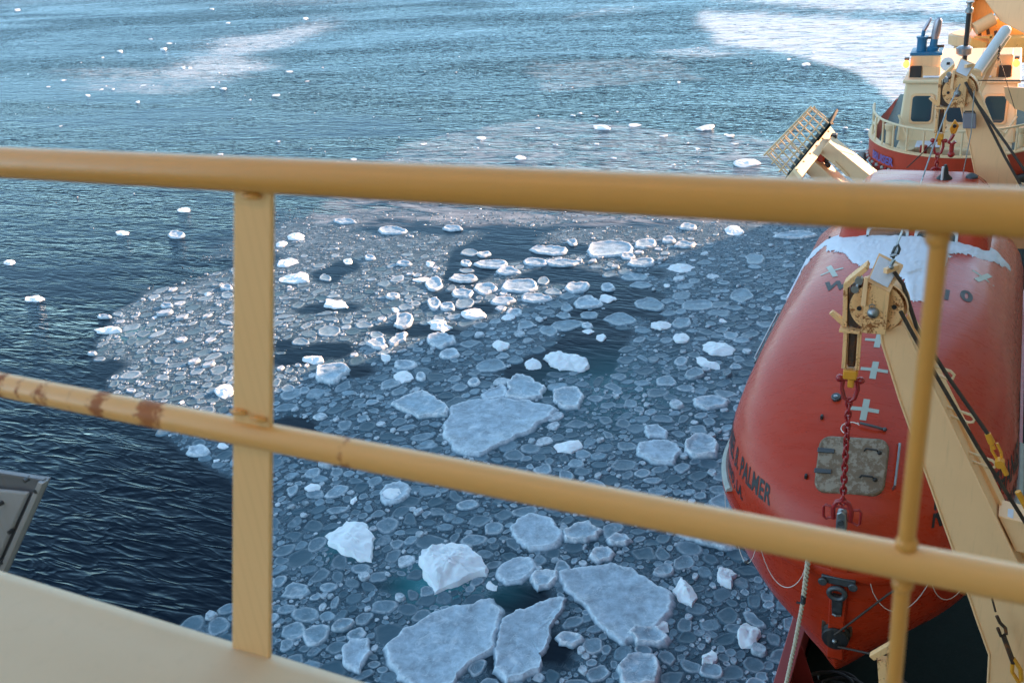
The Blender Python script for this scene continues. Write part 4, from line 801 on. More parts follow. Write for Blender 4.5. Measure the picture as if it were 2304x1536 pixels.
# side door rail along the far left edge of the canopy
def along_side(s0, s1, z, off, n=14): return [on_ring(-1, s, z, off) for s in np.linspace(s0, s1, n)]
MB().tube(along_side(3.6, 5.6, 10.46, .02), .022, 8).tube(along_side(3.7, 5.5, 10.30, .02), .02, 8).build('door_track', M['black'], lb, smooth=True)
MB().tube([on_ring(-1, 3.75, 10.42, .0)]+along_side(3.8, 5.3, 10.44, .07)+[on_ring(-1, 5.4, 10.42, .0)], .014, 8).build('side_hand_rail', M['steel'], lb, smooth=True)
MB().tube(along_side(5.7, 7.4, 10.50, .015), .035, 8).build('side_door_edge', M['snow'], lb, smooth=True)
for sgn, nm_ in ((-1, 1), (1, 1)):
    pts_ = [on_ring(sgn, s_, 9.74, .03) for s_ in np.linspace(1.9, 4.0, 12)]; MB().tube(pts_, .055, 8).build('side_skate', M['gasket'], lb, smooth=True)
# bow fittings
MB().box((XB, 9.0, 9.62), (.36, .10, .10)).disc((XB-.16, 8.93, 9.60), (0, 1, 0), .05, .03, 14).disc((XB+.16, 8.93, 9.60), (0, 1, 0), .05, .03, 14).build('bow_plate', M['darksteel'], lb, bevel=.01)
tor = MB(); cR = [Vector((XB, 8.92, 9.48))+Vector((math.cos(k)*.085, -.0, math.sin(k)*.075)) for k in np.linspace(0, 2*math.pi, 20)[:-1]]; tor.tube(cR, .03, 10, closed=True); tor.build('towing_eye', M['darksteel'], lb, smooth=True)
MB().prism([(XB-.06, 8.955, 9.42), (XB+.06, 8.955, 9.42), (XB+.055, 9.02, 9.08), (XB-.055, 9.02, 9.08)], (0, .05, 0)).build('stem_strap', M['darksteel'], lb, bevel=.008)
MB().tube([(XB-.04, 8.99, 9.12), (XB, 8.95, 9.14), (XB+.04, 8.99, 9.12)], .012, 8).build('strap_staple', M['steel'], lb, smooth=True)
MB().box((XB, 9.18, 8.82), (.34, .16, .18)).build('fairlead_block', M['rustblack'], lb, bevel=.02)
MB().lathe((XB, 9.10, 8.76), (0, -1, 0), [(0, .15), (.03, .16), (.05, .13), (.08, .13), (.10, .15), (.12, .14), (.13, .05)], 22).build('fairlead_roller', M['black'], lb, smooth=True)
MB().ball((XB, 8.96, 8.76), .028, 8).build('roller_pin', M['steel'], lb, smooth=True)
# becketed lifelines with black floats
def sag(a, b, d, n=14): a, b = Vector(a), Vector(b); return [a.lerp(b, k/n)-Vector((0, 0, d*(1-(2*k/n-1)**2)**.75)) for k in range(n+1)]
for side, ss_, fl in ((-1, 1.05, 1), (-1, 1.85, 1), (-1, 2.65, 1), (-1, 3.5, 1), (-1, .35, 0), (1, .3, 0), (1, .95, 0), (1, 1.7, 1), (1, 2.5, 1)):
    a = on_ring(side, ss_, 9.68, .06); b = on_ring(side, ss_+.68, 9.68, .06); sg = sag(a, b, .62 if fl else .5); ln = MB().tube(sg, .0045, 6).build('becket_line', M['cord'], lb, smooth=True)
    if fl: MB().tube([sg[5], sg[6].lerp(sg[7], .3)], .020, 10).build('line_float', M['black'], ln, smooth=True)
# snow lying on the canopy: a thin frosted layer over part of the skin
sv = []; sf = []; idm = {}
gx = np.arange(-1.6, 1.7, .02); gy = np.arange(10.8, 15.2, .022)
SNOWP = [(1790, 660), (1812, 622), (1850, 585), (1900, 556), (1960, 545), (2030, 548), (2130, 552), (2215, 572), (2300, 600), (2420, 640), (2420, 720), (2330, 690), (2270, 662), (2215, 640), (2160, 606), (2130, 604), (2120, 640), (2110, 662), (2085, 695), (2050, 690), (2030, 640), (1980, 620), (1920, 622), (1890, 600), (1850, 612), (1815, 640)]
SNOWH = [(2135, 660), (2100, 640), (2120, 628), (2190, 655), (2260, 690), (2200, 690)]
XX, YY = np.meshgrid(gx, gy, indexing='ij'); ZZ = 11.35-.35*np.abs(XX)**2.2
_c = np.stack([XB+XX, YY, ZZ-CAM[2]], -1) @ RM; SU = CX+FPX*_c[..., 0]/-_c[..., 2]; SVV = CY-FPX*_c[..., 1]/-_c[..., 2]
SA = np.zeros(XX.shape); jn = (fbm(XX*5+20, YY*3.2+5, 5)-.5)
for k in range(12):
    th = k*2.4; rr2 = 3+k*.9; SA += in_poly(SU+rr2*math.cos(th)+jn*30, SVV+rr2*.6*math.sin(th)+jn*16, SNOWP)/12.
SA = SA-.42+(fbm(XX*24, YY*9+3, 3)-.5)*.42-.22*(fbm(XX*1.7+9, YY*2.2+40, 3) > .62)*(XX > .3)
SA = np.where(in_poly(SU, SVV, [(2060, 610), (2420, 650), (2420, 740), (2050, 740)]) & (SA > -.6), SA*.7-.02, SA)
for i, x in enumerate(gx):
    for j, y in enumerate(gy):
        a_ = float(SA[i, j])
        if a_ <= -.05: continue
        r = bvh.ray_cast(Vector((XB+x, y, 14)), Vector((0, 0, -1)))
        if r[0] is None: continue
        nr = r[1] if r[1].z > 0 else -r[1]
        if nr.z < .33: continue
        th = -.003+.036*min(1, max(0, a_*1.6))**.7+.003*float(vnoise(np.array(x*30), np.array(y*30))); idm[(i, j)] = len(sv); sv.append(r[0]+nr*th)
for (i, j), k in idm.items():
    q4 = [idm.get((i+a_, j+b_)) for a_, b_ in ((0, 0), (1, 0), (1, 1), (0, 1))]
    if None not in q4: sf.append(tuple(q4))
snw = MB().add(sv, sf).build('snow_patch', M['snow'], None, smooth=True, loc=(XB, 12.6, 11.3)); tag(snw, 'streaky white snow patch lying across the red lifeboat canopy below its windows', 'snow')

# ---------------------------------------------------------------- davits
def davit(nm, label, fallname, Y, head, arm_px, grp, X_f, z_hook, s_chain, loops, hd=1.):
    """head: pixel of sheave centre in plane Y; arm_px: left/right edge pixel pairs down the arm"""
    hc_ = PY(head[0], head[1], Y); d = thing('boat_davit', label, 'davit', (hc_.x+1.6, Y, zd), grp)
    L_ = [PY(u, v, Y) for u, v in arm_px[0]]; R__ = [PY(u, v, Y) for u, v in arm_px[1]]
    MB().prism(L_+R__[::-1], (0, .26, 0)).build('arm', M['davit'], d, bevel=.006)
    tr = MB()
    for e in (L_, R__):
        for k in range(len(e)-1): tr.tube([e[k]+Vector((0, -.002, 0)), e[k+1]+Vector((0, -.002, 0))], .012, 8)
    tr.build('edge_weld', M['davit'], d, smooth=True)
    s = hd
    MB().lathe(hc_+Vector((0, .02, 0)), (0, -1, 0), [(-.10, .24*s), (-.06, .235*s), (-.045, .20*s), (.0, .20*s), (.015, .235*s), (.05, .24*s), (.05, .19*s), (.035, .16*s), (.035, .09*s), (.055, .08*s), (.055, .0)], 40).build('sheave', M['davit_rusty'], d, smooth=True)
    sh_ = bpy.data.objects[[o.name for o in d.children if o.name.startswith('sheave')][-1]]
    for k in (.15, math.pi/2+.15, math.pi+.15, 3*math.pi/2+.15): MB().disc(hc_+Vector((.155*s*math.cos(k), -.012, .155*s*math.sin(k)*1.)), (0, 1, 0), .022*s, .03, 14).build('sheave_hole', M['black'], sh_)
    # cheek plates behind and curved guard over the top
    MB().prism([hc_+Vector((math.cos(k)*.27*s, .10, math.sin(k)*.27*s)) for k in np.linspace(-2.2, 3.3, 30)], (0, .05, 0)).build('rear_cheek', M['davit'], d, bevel=.004)
    gp = [hc_+Vector((math.cos(k)*.275*s, .05, math.sin(k)*.275*s)) for k in np.linspace(-.15, 1.75, 14)]; gm = MB()
    for k in range(len(gp)-1): gm.beam(gp[k], gp[k+1], .16, .012)
    gm.build('guard', M['davit'], d)
    # strap plate with bent top
    S = lambda x, z, y=-.09: hc_+Vector((x*s, y, z*s))
    stp = MB().prism([S(-.115, -.24), S(.10, -.24), S(.11, .19), S(-.09, .28)], (0, .03, 0)).build('strap_plate', M['davit_rusty'], d, bevel=.004)
    MB().prism([S(-.09, .28, -.088), S(.11, .19, -.088), S(.19, .36, .13), S(-.03, .46, .13)], (0, .02, .02)).build('bent_plate', M['davit'], d, bevel=.004)
    sn = MB().prism([S(-.07, .292, -.088)+Vector((0, -.0, .02)), S(.09, .215, -.088)+Vector((0, 0, .02)), S(.16, .35, .10)+Vector((0, 0, .02)), S(-.02, .44, .10)+Vector((0, 0, .02))], (0, 0, .012)).build('snow_dusting', M['snow'], d, bevel=.005)
    MB().box(S(.10, .36, .0)+Vector((0, 0, .03)), (.045*s, .16, .05*s), Matrix.Rotation(-.6, 3, 'Z')).build('lug', M['davit'], d, bevel=.004)
    MB().prism([S(-.13, .05, -.12), S(-.085, .04, -.12), S(-.08, .33, -.12), S(-.115, .34, -.12)], (0, .03, 0)).build('clamp_bar', M['davit'], d, bevel=.006)
    MB().lathe(S(-.02, -.02, -.09), (0, -1, 0), [(0, .055*s), (.03, .05*s), (.05, .034*s), (.06, .0)], 16).build('pivot_bolt', M['steel'], d, smooth=True)
    MB().tube([S(-.03+.025*math.cos(k), .045+.025*math.sin(k), -.11) for k in np.linspace(0, 5.8, 12)], .005, 6).build('lock_wire', M['steel'], d)
    # side channel left of the sheave
    A = hc_+Vector((-.27*s, 0, 0))
    MB().prism([S(-.30, -.24, .0), S(-.255, -.24, .0), S(-.27, .16, 0), S(-.10, .36, 0), S(-.12, .40, 0), S(-.31, .20, 0)], (0, .16, 0)).build('side_channel', M['davit_rusty'], d, bevel=.004)
    MB().prism([S(-.262, -.22, .02), S(-.14, -.26, .02), S(-.15, .2, .02), S(-.25, .16, .02)], (0, .10, 0)).build('fall_wires', M['rustblack'], d)
    for xx, zz in ((-.20, .17), (-.17, .26)): MB().disc(S(xx, zz, -.01), (0, 1, 0), .036*s, .06, 16).build('guide_roller', M['steel'], d, smooth=True)
    MB().prism([S(-.43, -.13, .02), S(-.40, -.10, .02), S(-.30, -.17, .02), S(-.30, -.25, .02)], (0, .05, 0)).build('hook_horn', M['davit_rusty'], d, bevel=.005)
    MB().box(S(-.22, -.265, .03), (.20*s, .16, .03)).build('stop_plate', M['davit_rusty'], d, bevel=.004)
    for u, v in loops:
        a = PY(u, v, Y+.12); MB().tube([a-Vector((.06, 0, -.015)), a+Vector((.155, -.0, -.04)), a+Vector((.19, 0, -.075)), a+Vector((.18, 0, -.115)), a+Vector((.14, 0, -.125)), a+Vector((-.04, 0, -.075))], .0135, 10).build('grab_loop', M['gang'], d, smooth=True)
    # the hanging fall: block, shackle, chain, hook
    f = thing('fall_block', fallname, 'fall tackle', (X_f, Y+.06, z_hook), grp+' falls' if grp else None)
    top = hc_.z-.27*s; zb = top-s_chain[0]; x = X_f; yy = Y+.06
    MB().box((x-.055, yy, (top+zb)/2), (.018, .13, top-zb)).box((x+.055, yy, (top+zb)/2), (.018, .13, top-zb)).box((x-.068, yy-.05, (top+zb)/2), (.03, .02, top-zb)).box((x+.068, yy-.05, (top+zb)/2), (.03, .02, top-zb)).build('block_cheek', M['davit_rusty'], f, bevel=.004)
    MB().box((x, yy, (top+zb)/2), (.075, .06, (top-zb)*.98)).build('block_wires', M['rustblack'], f, bevel=.02)
    MB().box((x, yy-.01, zb-.06), (.13, .13, .10)).box((x+.01, yy-.01, zb-.15), (.06, .09, .12)).build('block_foot', M['yellow'], f, bevel=.012)
    zs_ = zb-.15
    shk = MB().tube([(x-.07, yy, zs_), (x-.075, yy, zs_-.10), (x-.05, yy, zs_-.2), (x, yy, zs_-.24), (x+.05, yy, zs_-.2), (x+.075, yy, zs_-.10), (x+.07, yy, zs_)], .022, 10).disc((x, yy, zs_+.01), (1, 0, 0), .024, .20, 12).ball((x-.10, yy, zs_+.01), .04, 8).ball((x+.10, yy, zs_+.01), .036, 8)
    shk.build('red_shackle', M['chain'], f, smooth=True)
    z = zs_-.21; k = 0; zend = z_hook+.36
    while z > zend:
        an = (math.pi/2 if k % 2 else 0)+k*.09+.3; u_ = Vector((math.cos(an), math.sin(an), 0)); lk = []
        for a_ in np.linspace(0, 2*math.pi, 15)[:-1]: lk.append(Vector((x-.012*k*0, yy, z-.045))+u_*(.027*math.cos(a_))+Vector((0, 0, 1))*(.052*math.sin(a_)))
        MB().tube(lk, .0125, 8, closed=True).build('chain_link', M['chain'], f, smooth=True); z -= .070; k += 1
    c_ = Vector((x, yy, z_hook+.28)); ml = MB()
    ml.tube([c_+Vector((-.085, 0, -.16)), c_+Vector((-.095, 0, -.03)), c_+Vector((-.06, 0, .06)), c_+Vector((0, 0, .09)), c_+Vector((.06, 0, .06)), c_+Vector((.095, 0, -.03)), c_+Vector((.085, 0, -.16))], .026, 10)
    ml.tube([c_+Vector((-.095, 0, -.02)), c_+Vector((-.17, 0, .0)), c_+Vector((-.19, 0, -.03)), c_+Vector((-.185, 0, -.15)), c_+Vector((-.16, 0, -.18)), c_+Vector((-.09, 0, -.14))], .014, 8)
    ml.tube([c_+Vector((.095, 0, -.02)), c_+Vector((.17, 0, .0)), c_+Vector((.19, 0, -.03)), c_+Vector((.185, 0, -.17)), c_+Vector((.16, 0, -.20)), c_+Vector((.09, 0, -.16))], .014, 8)
    ml.tube([c_+Vector((-.1, 0, .0)), c_+Vector((.1, 0, -.01))], .012, 8); ml.build('lifting_link', M['chain'], f, smooth=True)
    h_ = Vector((x, yy, z_hook)); hk = MB()
    hk.prism([h_+Vector((-.06, -.05, z)) if 0 else h_+Vector((a_, -.05, b_)) for a_, b_ in ((-.05, .22), (0, .26), (.05, .22), (.06, .05), (.045, -.25), (-.045, -.25), (-.05, .05))], (0, .10, 0)); hk.build('release_hook', M['steel'], f, bevel=.015)
    MB().prism([h_+Vector((a_, -.07, b_)) for a_, b_ in ((.05, -.02), (.10, -.0), (.115, -.06), (.10, -.25), (.055, -.25))], (0, .08, 0)).build('hook_side_plate', M['darksteel'], f, bevel=.012)
    MB().disc(h_+Vector((0, -.06, .12)), (0, 1, 0), .03, .03, 14).disc(h_+Vector((0, -.06, -.12)), (0, 1, 0), .028, .03, 14).build('hook_pin', M['darksteel'], f, smooth=True)
    return d, f, hc_
d1, f1, h1 = davit('fore', 'nearer buff davit arm with a rusty sheave in front of the lifeboat bow', 'nearer rusty fall block with red chain and hook at the lifeboat bow', 8.86, (1973, 690),
 ([(1983, 745), (1985, 772), (2025, 900), (2148, 1245), (2195, 1385), (2226, 1472), (2214, 1700)], [(2028, 730), (2040, 745), (2117, 905), (2282, 1250), (2400, 1470), (2440, 1600), (2440, 1700)]), 'the two lifeboat davits', -1.03, 10.36, (.42,), [(2100, 822), (2146, 920), (2194, 1022)])
# side face and inboard cross beam of the near davit
q = lambda u, v, y=8.86: PY(u, v, y)
MB().prism([q(2041, 700, 9.1), q(2060, 740, 9.1), q(2330, 1290, 9.1), q(2300, 1290, 9.1), q(2120, 915, 9.1), q(2040, 760, 9.1)], (0, .18, 0)).build('side_web', M['davit'], d1, bevel=.004)
MB().prism([q(2246, 1160, 8.9), q(2420, 1205, 8.9), q(2420, 1262, 8.9), q(2285, 1240, 8.9)], (0, .30, 0)).build('cross_beam', M['davit'], d1, bevel=.006)
MB().box(q(2262, 1160, 9.0)+Vector((.02, .0, .03)), (.10, .16, .03)).build('snow_dusting', M['snow'], d1, bevel=.012)
def cable(name, label, pts, r, mat, cat='cable', grp=None, ends=None):
    o = thing(name, label, cat, pts[len(pts)//2], grp); MB().tube(pts, r, 8).build('wire', M[mat], o, smooth=True)
    if ends: ends(o)
    return o
def sockets(o):
    A, B = q(2222, 975, 8.7), q(2268, 1075, 8.7); dv = (B-A).normalized()
    MB().tube([A, A+dv*.10], [.028, .034], 12).build('socket', M['yellow'], o, smooth=True)
    MB().tube([A+dv*.10, A+dv*.17], .016, 10).tube([A+dv*.12+Vector((.035, 0, .02)), A+dv*.2+Vector((.045, 0, 0)), A+dv*.29+Vector((.02, 0, 0)), A+dv*.3+Vector((-.02, 0, 0)), A+dv*.2+Vector((-.03, 0, 0)), A+dv*.12+Vector((-.015, 0, .01))], .014, 8).build('socket_clevis', M['yellow'], o, smooth=True)
    MB().disc(A+dv*.30+Vector((0, -.04, 0)), (0, 1, 0), .042, .08, 16).tube([A+dv*.3, A+dv*.46], .024, 10).build('socket_pin', M['yellow'], o, smooth=True)
    MB().tube([q(2290, 1105, 8.7), q(2330, 1180, 8.7)], .028, 10).build('lower_socket', M['yellow'], o, smooth=True)
cable('wire_rope', 'upper dark brown wire rope running down beside the nearer davit to yellow sockets', [q(2012, 612, 8.87), q(2032, 640, 8.87), q(2062, 735, 8.85), q(2138, 855, 8.8), q(2222, 975, 8.7)], .019, 'cable', 'wire rope', None, sockets)
cable('wire_rope', 'lower dark brown wire rope hugging the right edge of the nearer davit', [q(2026, 700, 8.75), q(2050, 745, 8.75), q(2104, 840, 8.72), q(2200, 1005, 8.7), q(2260, 1100, 8.7), q(2360, 1260, 8.7)], .019, 'cable', 'wire rope')
# bottom right rusted turnbuckle
tb = thing('rusty_turnbuckle', 'rusty turnbuckle and twisted link hanging over the lowest part of the nearer davit', 'turnbuckle', q(2262, 1440, 8.6))
MB().tube([q(2232, 1345, 8.72), q(2240, 1375, 8.72)], .010, 8).tube([q(2243, 1385, 8.7), q(2250, 1400, 8.7), q(2262, 1412, 8.7), q(2264, 1425, 8.7), q(2252, 1430, 8.7), q(2245, 1412, 8.7)], .018, 8).build('eye', M['rustblack'], tb, smooth=True)
MB().tube([q(2258, 1430, 8.7), q(2280, 1490, 8.7)], .026, 10).build('barrel', M['rustblack'], tb, smooth=True)
MB().tube([q(2280, 1480, 8.7), q(2296, 1505, 8.7), q(2298, 1530, 8.7)], .022, 8).tube([q(2278, 1492, 8.7), q(2277, 1510, 8.7), q(2296, 1540, 8.7)], .02, 8).build('fork', M['yellow'], tb, smooth=True)
# thin wire with shackles up to the near davit head
cable('stay_wire', 'grey stay wire with shackles rising from the nearer davit head towards the far one', [q(2007, 598, 8.87), q(2013, 570, 8.9), q(2020, 545, 9.1), q(2030, 520, 9.4), PY(2076, 400, 15.), PY(2100, 330, 15.6), PY(2130, 250, 16.4), PY(2160, 190, 17.4)], .011, 'steel', 'stay wire')
sk = thing('stay_shackle', 'worn steel shackle on the stay wire above the nearer davit head', 'shackle', q(2012, 585, 8.9))
MB().tube([q(2010, 580, 8.87), q(2008, 570, 8.87), q(2014, 556, 8.87), q(2021, 550, 8.87), q(2024, 560, 8.87), q(2020, 572, 8.87)], .013, 8).build('bow', M['darksteel'], sk, smooth=True)
MB().tube([q(2003, 576, 8.85), q(2018, 572, 8.85)], .016, 8).tube([q(2004, 598, 8.85), q(2012, 583, 8.85)], .017, 8).ball(q(2005, 601, 8.83), .024, 8).build('pin', M['steel'], sk, smooth=True)
d2, f2, h2 = davit('aft', 'farther buff davit arm with a round sheave standing before the workboat wheelhouse', 'farther fall block and red chain in front of the workboat', 17.6, (2158, 205),
 ([(2160, 232), (2165, 255), (2180, 320), (2200, 420), (2230, 560)], [(2200, 205), (2212, 232), (2240, 300), (2292, 425), (2350, 560)]), 'the two lifeboat davits', -.86, 11.35, (.42,), [(2232, 290), (2282, 408)], 1.05)
gbx = thing('grey_junction_box', 'slate grey square box hanging on the farther davit arm', 'box', PY(2180, 270, 17.4))
MB().prism([PY(u, v, 17.4) for u, v in rrect(2166, 256, 2196, 290, 3)], (0, .1, 0)).build('case', M['greybox'], gbx, bevel=.012)
MB().tube([PY(2170, 256, 17.42), PY(2171, 251, 17.42), PY(2192, 251, 17.42), PY(2193, 256, 17.42)], .012, 8).build('handle', M['black'], gbx, smooth=True)
cable('wire_rope', 'upper dark brown wire rope slanting down beside the farther davit', [PY(2172, 185, 17.5), PY(2200, 235, 17.4), PY(2265, 325, 17.2), PY(2330, 420, 17.)], .022, 'cable', 'wire rope')
cable('wire_rope', 'lower dark brown wire rope slanting across the farther davit arm', [PY(2180, 203, 17.4), PY(2215, 262, 17.35), PY(2262, 355, 17.2), PY(2310, 440, 17.)], .022, 'cable', 'wire rope')
hb = thing('yellow_pulley_block', 'small yellow diamond-shaped pulley block with a red hook behind the farther chain', 'pulley', PY(2147, 290, 18.2))
MB().prism([PY(u, v, 18.2) for u, v in ((2148, 270), (2158, 284), (2150, 302), (2140, 303), (2136, 290))], (0, .08, 0)).build('cheek', M['yellow'], hb, bevel=.015)
MB().tube([PY(2146, 302, 18.2), PY(2140, 312, 18.2), PY(2134, 320, 18.2), PY(2142, 325, 18.2), PY(2150, 318, 18.2)], .03, 8).tube([PY(2142, 325, 18.2), PY(2140, 345, 18.2)], .04, 8).ball(PY(2140, 347, 18.2), .06, 8).build('hook', M['chain'], hb, smooth=True)
MB().disc(PY(2148, 284, 18.15), (0, 1, 0), .03, .04, 12).build('pin', M['black'], hb, smooth=True)
cable('tag_line', 'thin dark line crossing the workboat bow from lower left', [PY(2040, 378, 22), PY(2070, 350, 22), PY(2106, 315, 22), PY(2130, 285, 22)], .012, 'cable', 'line')
cable('tag_line', 'pair of thin grey wires hanging before the farther davit arm', [PY(2192, 205, 17.1), PY(2185, 300, 17.1), PY(2166, 395, 17.1)], .008, 'steel', 'line')
# cream laid rope beside the bow
rp = thing('laid_rope', 'thick cream twisted rope hanging beside the lifeboat bow down to the red bulwark', 'rope', PY(1800, 1400, 8.9))
ra, rb, rc, rd = PY(1822, 1230, 8.95), PY(1808, 1345, 8.95), PY(1790, 1440, 8.9), PY(1755, 1600, 8.8); path = [ra, ra.lerp(rb, .5), rb, rb.lerp(rc, .5), rc, rc.lerp(rd, .5), rd]; mm = MB()
for ph in (0, 2.09, 4.19):
    pts_ = []; Lp = 0
    for i in range(len(path)-1):
        for k in range(22):
            s_ = k/22; p_ = path[i].lerp(path[i+1], s_); pts_.append(p_+Vector((math.cos(Lp+ph), math.sin(Lp+ph), 0))*(.013 if i > 1 else .019)); Lp += 1.05*(path[i+1]-path[i]).length/22*34
    mm.tube(pts_, .0125, 7)
mm.build('strands', M['rope'], rp, smooth=True)
MB().tube([rb+Vector((0, 0, .05)), rb-Vector((0.005, 0, .07))], .03, 10).box(rb+Vector((-.03, 0, -.08)), (.09, .02, .02)).build('seizing', M['darksteel'], rp, smooth=True)
for lb_, pts_ in (('taut dark line from the bow roller up to the right', [Vector((XB, 8.95, 8.86)), PY(2000, 1335, 8.9), PY(2140, 1260, 8.9)]), ('dark line from the bow roller down to the right', [Vector((XB+.05, 8.95, 8.70)), PY(1960, 1470, 8.6), PY(2050, 1545, 8.3)])):
    cable('mooring_line', lb_, pts_, .013, 'cable', 'line')
# clutter on deck under the bow
dc = thing('hose_coil', 'heap of coiled dark hose on the deck under the lifeboat bow', 'hose', (-1.05, 12.2, zd))
mm = MB(); rnd = random.Random(3)
for k in range(9):
    cx_, cy_ = -1.2+rnd.uniform(-.2, .25), 11.4+rnd.uniform(-.5, .6); r0 = rnd.uniform(.22, .4); mm.tube([(cx_+r0*math.cos(a_)*(1+.1*math.sin(3*a_)), cy_+r0*.9*math.sin(a_), zd+.06+.05*k+.03*math.sin(a_*2)) for a_ in np.linspace(0, 6.28, 24)[:-1]], .03, 8, closed=True)
mm.build('coil', M['black'], dc, smooth=True)
tk = thing('dark_red_bitts', 'dark red mooring bitts on the green deck beneath the bow', 'bitts', (-1.2, 10.3, zd))
for x in (-.25, .25): MB().lathe((-1.2+x, 9.9, zd), (0, 0, 1), [(0, .13), (.5, .12), (.55, .17), (.6, .17), (.62, .1)], 18).build('bitt_post', M['bulred'], tk, smooth=True)
MB().box((-1.2, 9.9, zd+.03), (1., .4, .06)).build('base', M['bulred'], tk, bevel=.01)
rg = thing('rusty_bracket', 'rust-stained buff bracket at the foot of the right post, over the green deck', 'bracket', PY(1980, 1480, 8.3))
MB().beam(PY(1962, 1476, 8.3), PY(2010, 1448, 8.3), .07, .07).beam(PY(1985, 1480, 8.35), PY(1995, 1620, 8.3), .10, .09).build('frame', M['davit_rusty'], rg, bevel=.006)

# ---------------------------------------------------------------- stowed gangway outboard
gw = thing('stowed_gangway', 'sunlit pale gangway platform with tubular railing, tilted up over the side', 'gangway', PY(1860, 340, 20.5))
G = lambda u, v, y=20.5: PY(u, v, y)
def railing(dy, du, name, full=True):
    g_ = lambda u, v, y: PY(u+du, v, y+dy); A, B, C_, D_ = g_(1719, 350, 20.2), g_(1825, 240, 21.2), g_(1869, 277, 21.2), g_(1767, 403, 20.2); mm = MB()
    for s_ in ((0, .36, .70) if full else (0,)): mm.tube([A.lerp(D_, s_), B.lerp(C_, s_)], .022 if s_ == 0 else .017, 8)
    mm.build(name, M['gang'], gw, smooth=True); mm = MB()
    for k in range(11 if full else 4): s_ = .05+.93*k/(10 if full else 3); mm.tube([A.lerp(B, s_), D_.lerp(C_, s_)], .016, 8)
    mm.build('stanchions', M['gang'], gw, smooth=True)
railing(0, 0, 'hand_rails'); railing(.6, 8, 'far_hand_rails', False)
MB().prism([G(1765, 403, 20.15), G(1867, 276, 21.15), G(1871, 281, 21.15), G(1770, 408, 20.15)], (0, .9, .08)).build('platform_deck', M['green'], gw, bevel=.006)
A, B = G(1778, 392, 20.1), G(1871, 286, 21.0)
gn = Vector((.55, -.12, .8)).normalized(); g0 = G(1835, 340, 20.4)
def GP(u, v): d = Vector(ray(u, v)); return Vector(CAM)+d*((g0-Vector(CAM)).dot(gn)/d.dot(gn))
MB().prism([GP(1788, 379), GP(1867, 282), GP(1881, 300), GP(1862, 327), GP(1823, 375), GP(1805, 399)], gn*-.08).build('side_beam', M['gang'], gw, bevel=.012)
for k in range(6):
    p_ = GP(1793, 382).lerp(GP(1864, 296), k/5); MB().ball(p_, .022, 8, (1, .5, 1)).build('rivet', M['davit_rusty'], gw, smooth=True)
MB().prism([G(1767, 404, 20.15), G(1786, 381, 20.15), G(1806, 400, 20.15), G(1790, 430, 20.15)], (0, .5, 0)).build('lower_bracket', M['gang'], gw, bevel=.008)
for nm_, a_, b_ in (('outer_arm', (1858, 324), (1990, 430)), ('inner_arm', (1826, 366), (1960, 486))):
    MB().beam(G(*a_, 20.9), G(*b_, 20.9), .55, .30, (0, 1, 0)).build(nm_, M['gang'], gw, bevel=.015)
MB().box(G(1845, 352, 20.9), (.2, .2, .2)).build('latch', M['tugred'], gw, bevel=.03)
for u, v in ((1852, 348), (1858, 360), (1862, 372)): MB().ball(G(u, v, 20.95), .07, 8).build('joint', M['darksteel'], gw, smooth=True)
for u, v in ((1885, 372), (1900, 388)): MB().beam(G(u-8, v-8, 20.6), G(u+8, v+8, 20.6), .05, .04).build('rung', M['gang'], gw)
MB().box(G(1876, 312, 21.2), (.12, .2, .2)).build('bumper', M['black'], gw, bevel=.02)


# ---------------------------------------------------------------- workboat carried aft
XT = -.90; YT = 24.15
tg = thing('workboat', 'red and cream workboat with twin blue exhaust pipes, stowed on deck behind the lifeboat', 'workboat', (XT, 27, 5.2))
def plan(Wd, yf, Ln, p, ya=33., z=10., n=22):
    h = []
    for k in range(n+1): th = math.pi/2*k/n; h.append((Wd*math.sin(th)**(2/p), yf+Ln*(1-max(0., math.cos(th))**(2/p))))
    h.append((Wd, ya)); return [Vector((XT-x, y, z)) for x, y in h[::-1]]+[Vector((XT+x, y, z)) for x, y in h[1:]]
def loft(levels, close=False):
    m = MB(); R3 = [plan(*l[:4], z=l[4], ya=(27.6 if l[4] > 9.43 else 33.)) for l in levels]; n = len(R3[0]); m.add([p for r in R3 for p in r], [(j*n+i, j*n+i+1, (j+1)*n+i+1, (j+1)*n+i) for j in range(len(levels)-1) for i in range(n-1)]+([tuple(range(n))[::-1]] if close else [])); return m
loft([(1.2, 25.6, 3., 1.3, 5.3), (1.7, 25.0, 2.8, 1.6, 7.), (1.95, 24.5, 2.6, 1.9, 8.6), (2.0, 24.32, 2.4, 2., 9.3), (1.98, 24.3, 2.4, 2., 9.42)], True).build('hull', M['tugred'], tg, smooth=True)
loft([(2.04, 24.2, 2.3, 2., 9.36), (2.05, 24.14, 2.3, 2., 9.8), (2.05, 24.12, 2.3, 2., 10.02), (1.98, 24.2, 2.3, 2., 10.02), (1.97, 24.24, 2.3, 2., 9.4)]).build('bulwark', M['tugred'], tg, smooth=True)
loft([(2.07, 24.10, 2.3, 2., 10.02), (2.07, 24.10, 2.3, 2., 10.05), (1.94, 24.23, 2.3, 2., 10.05), (1.94, 24.23, 2.3, 2., 10.02)]).build('bulwark_cap', M['gang'], tg)
MB().add([p for p in plan(1.96, 24.25, 2.3, 2., z=9.45)], [tuple(range(47))]).build('fore_deck', M['tarp'], tg)
fp = [p for p in plan(2.2, 23.98, 2.3, 2., z=9.36, n=30) if p.x < XT-.75 and p.y < 27.5]; MB().tube([p-Vector((0, 0, .04*i/len(fp))) for i, p in enumerate(fp)], .14, 12).build('rubber_fender', M['black'], tg, smooth=True)
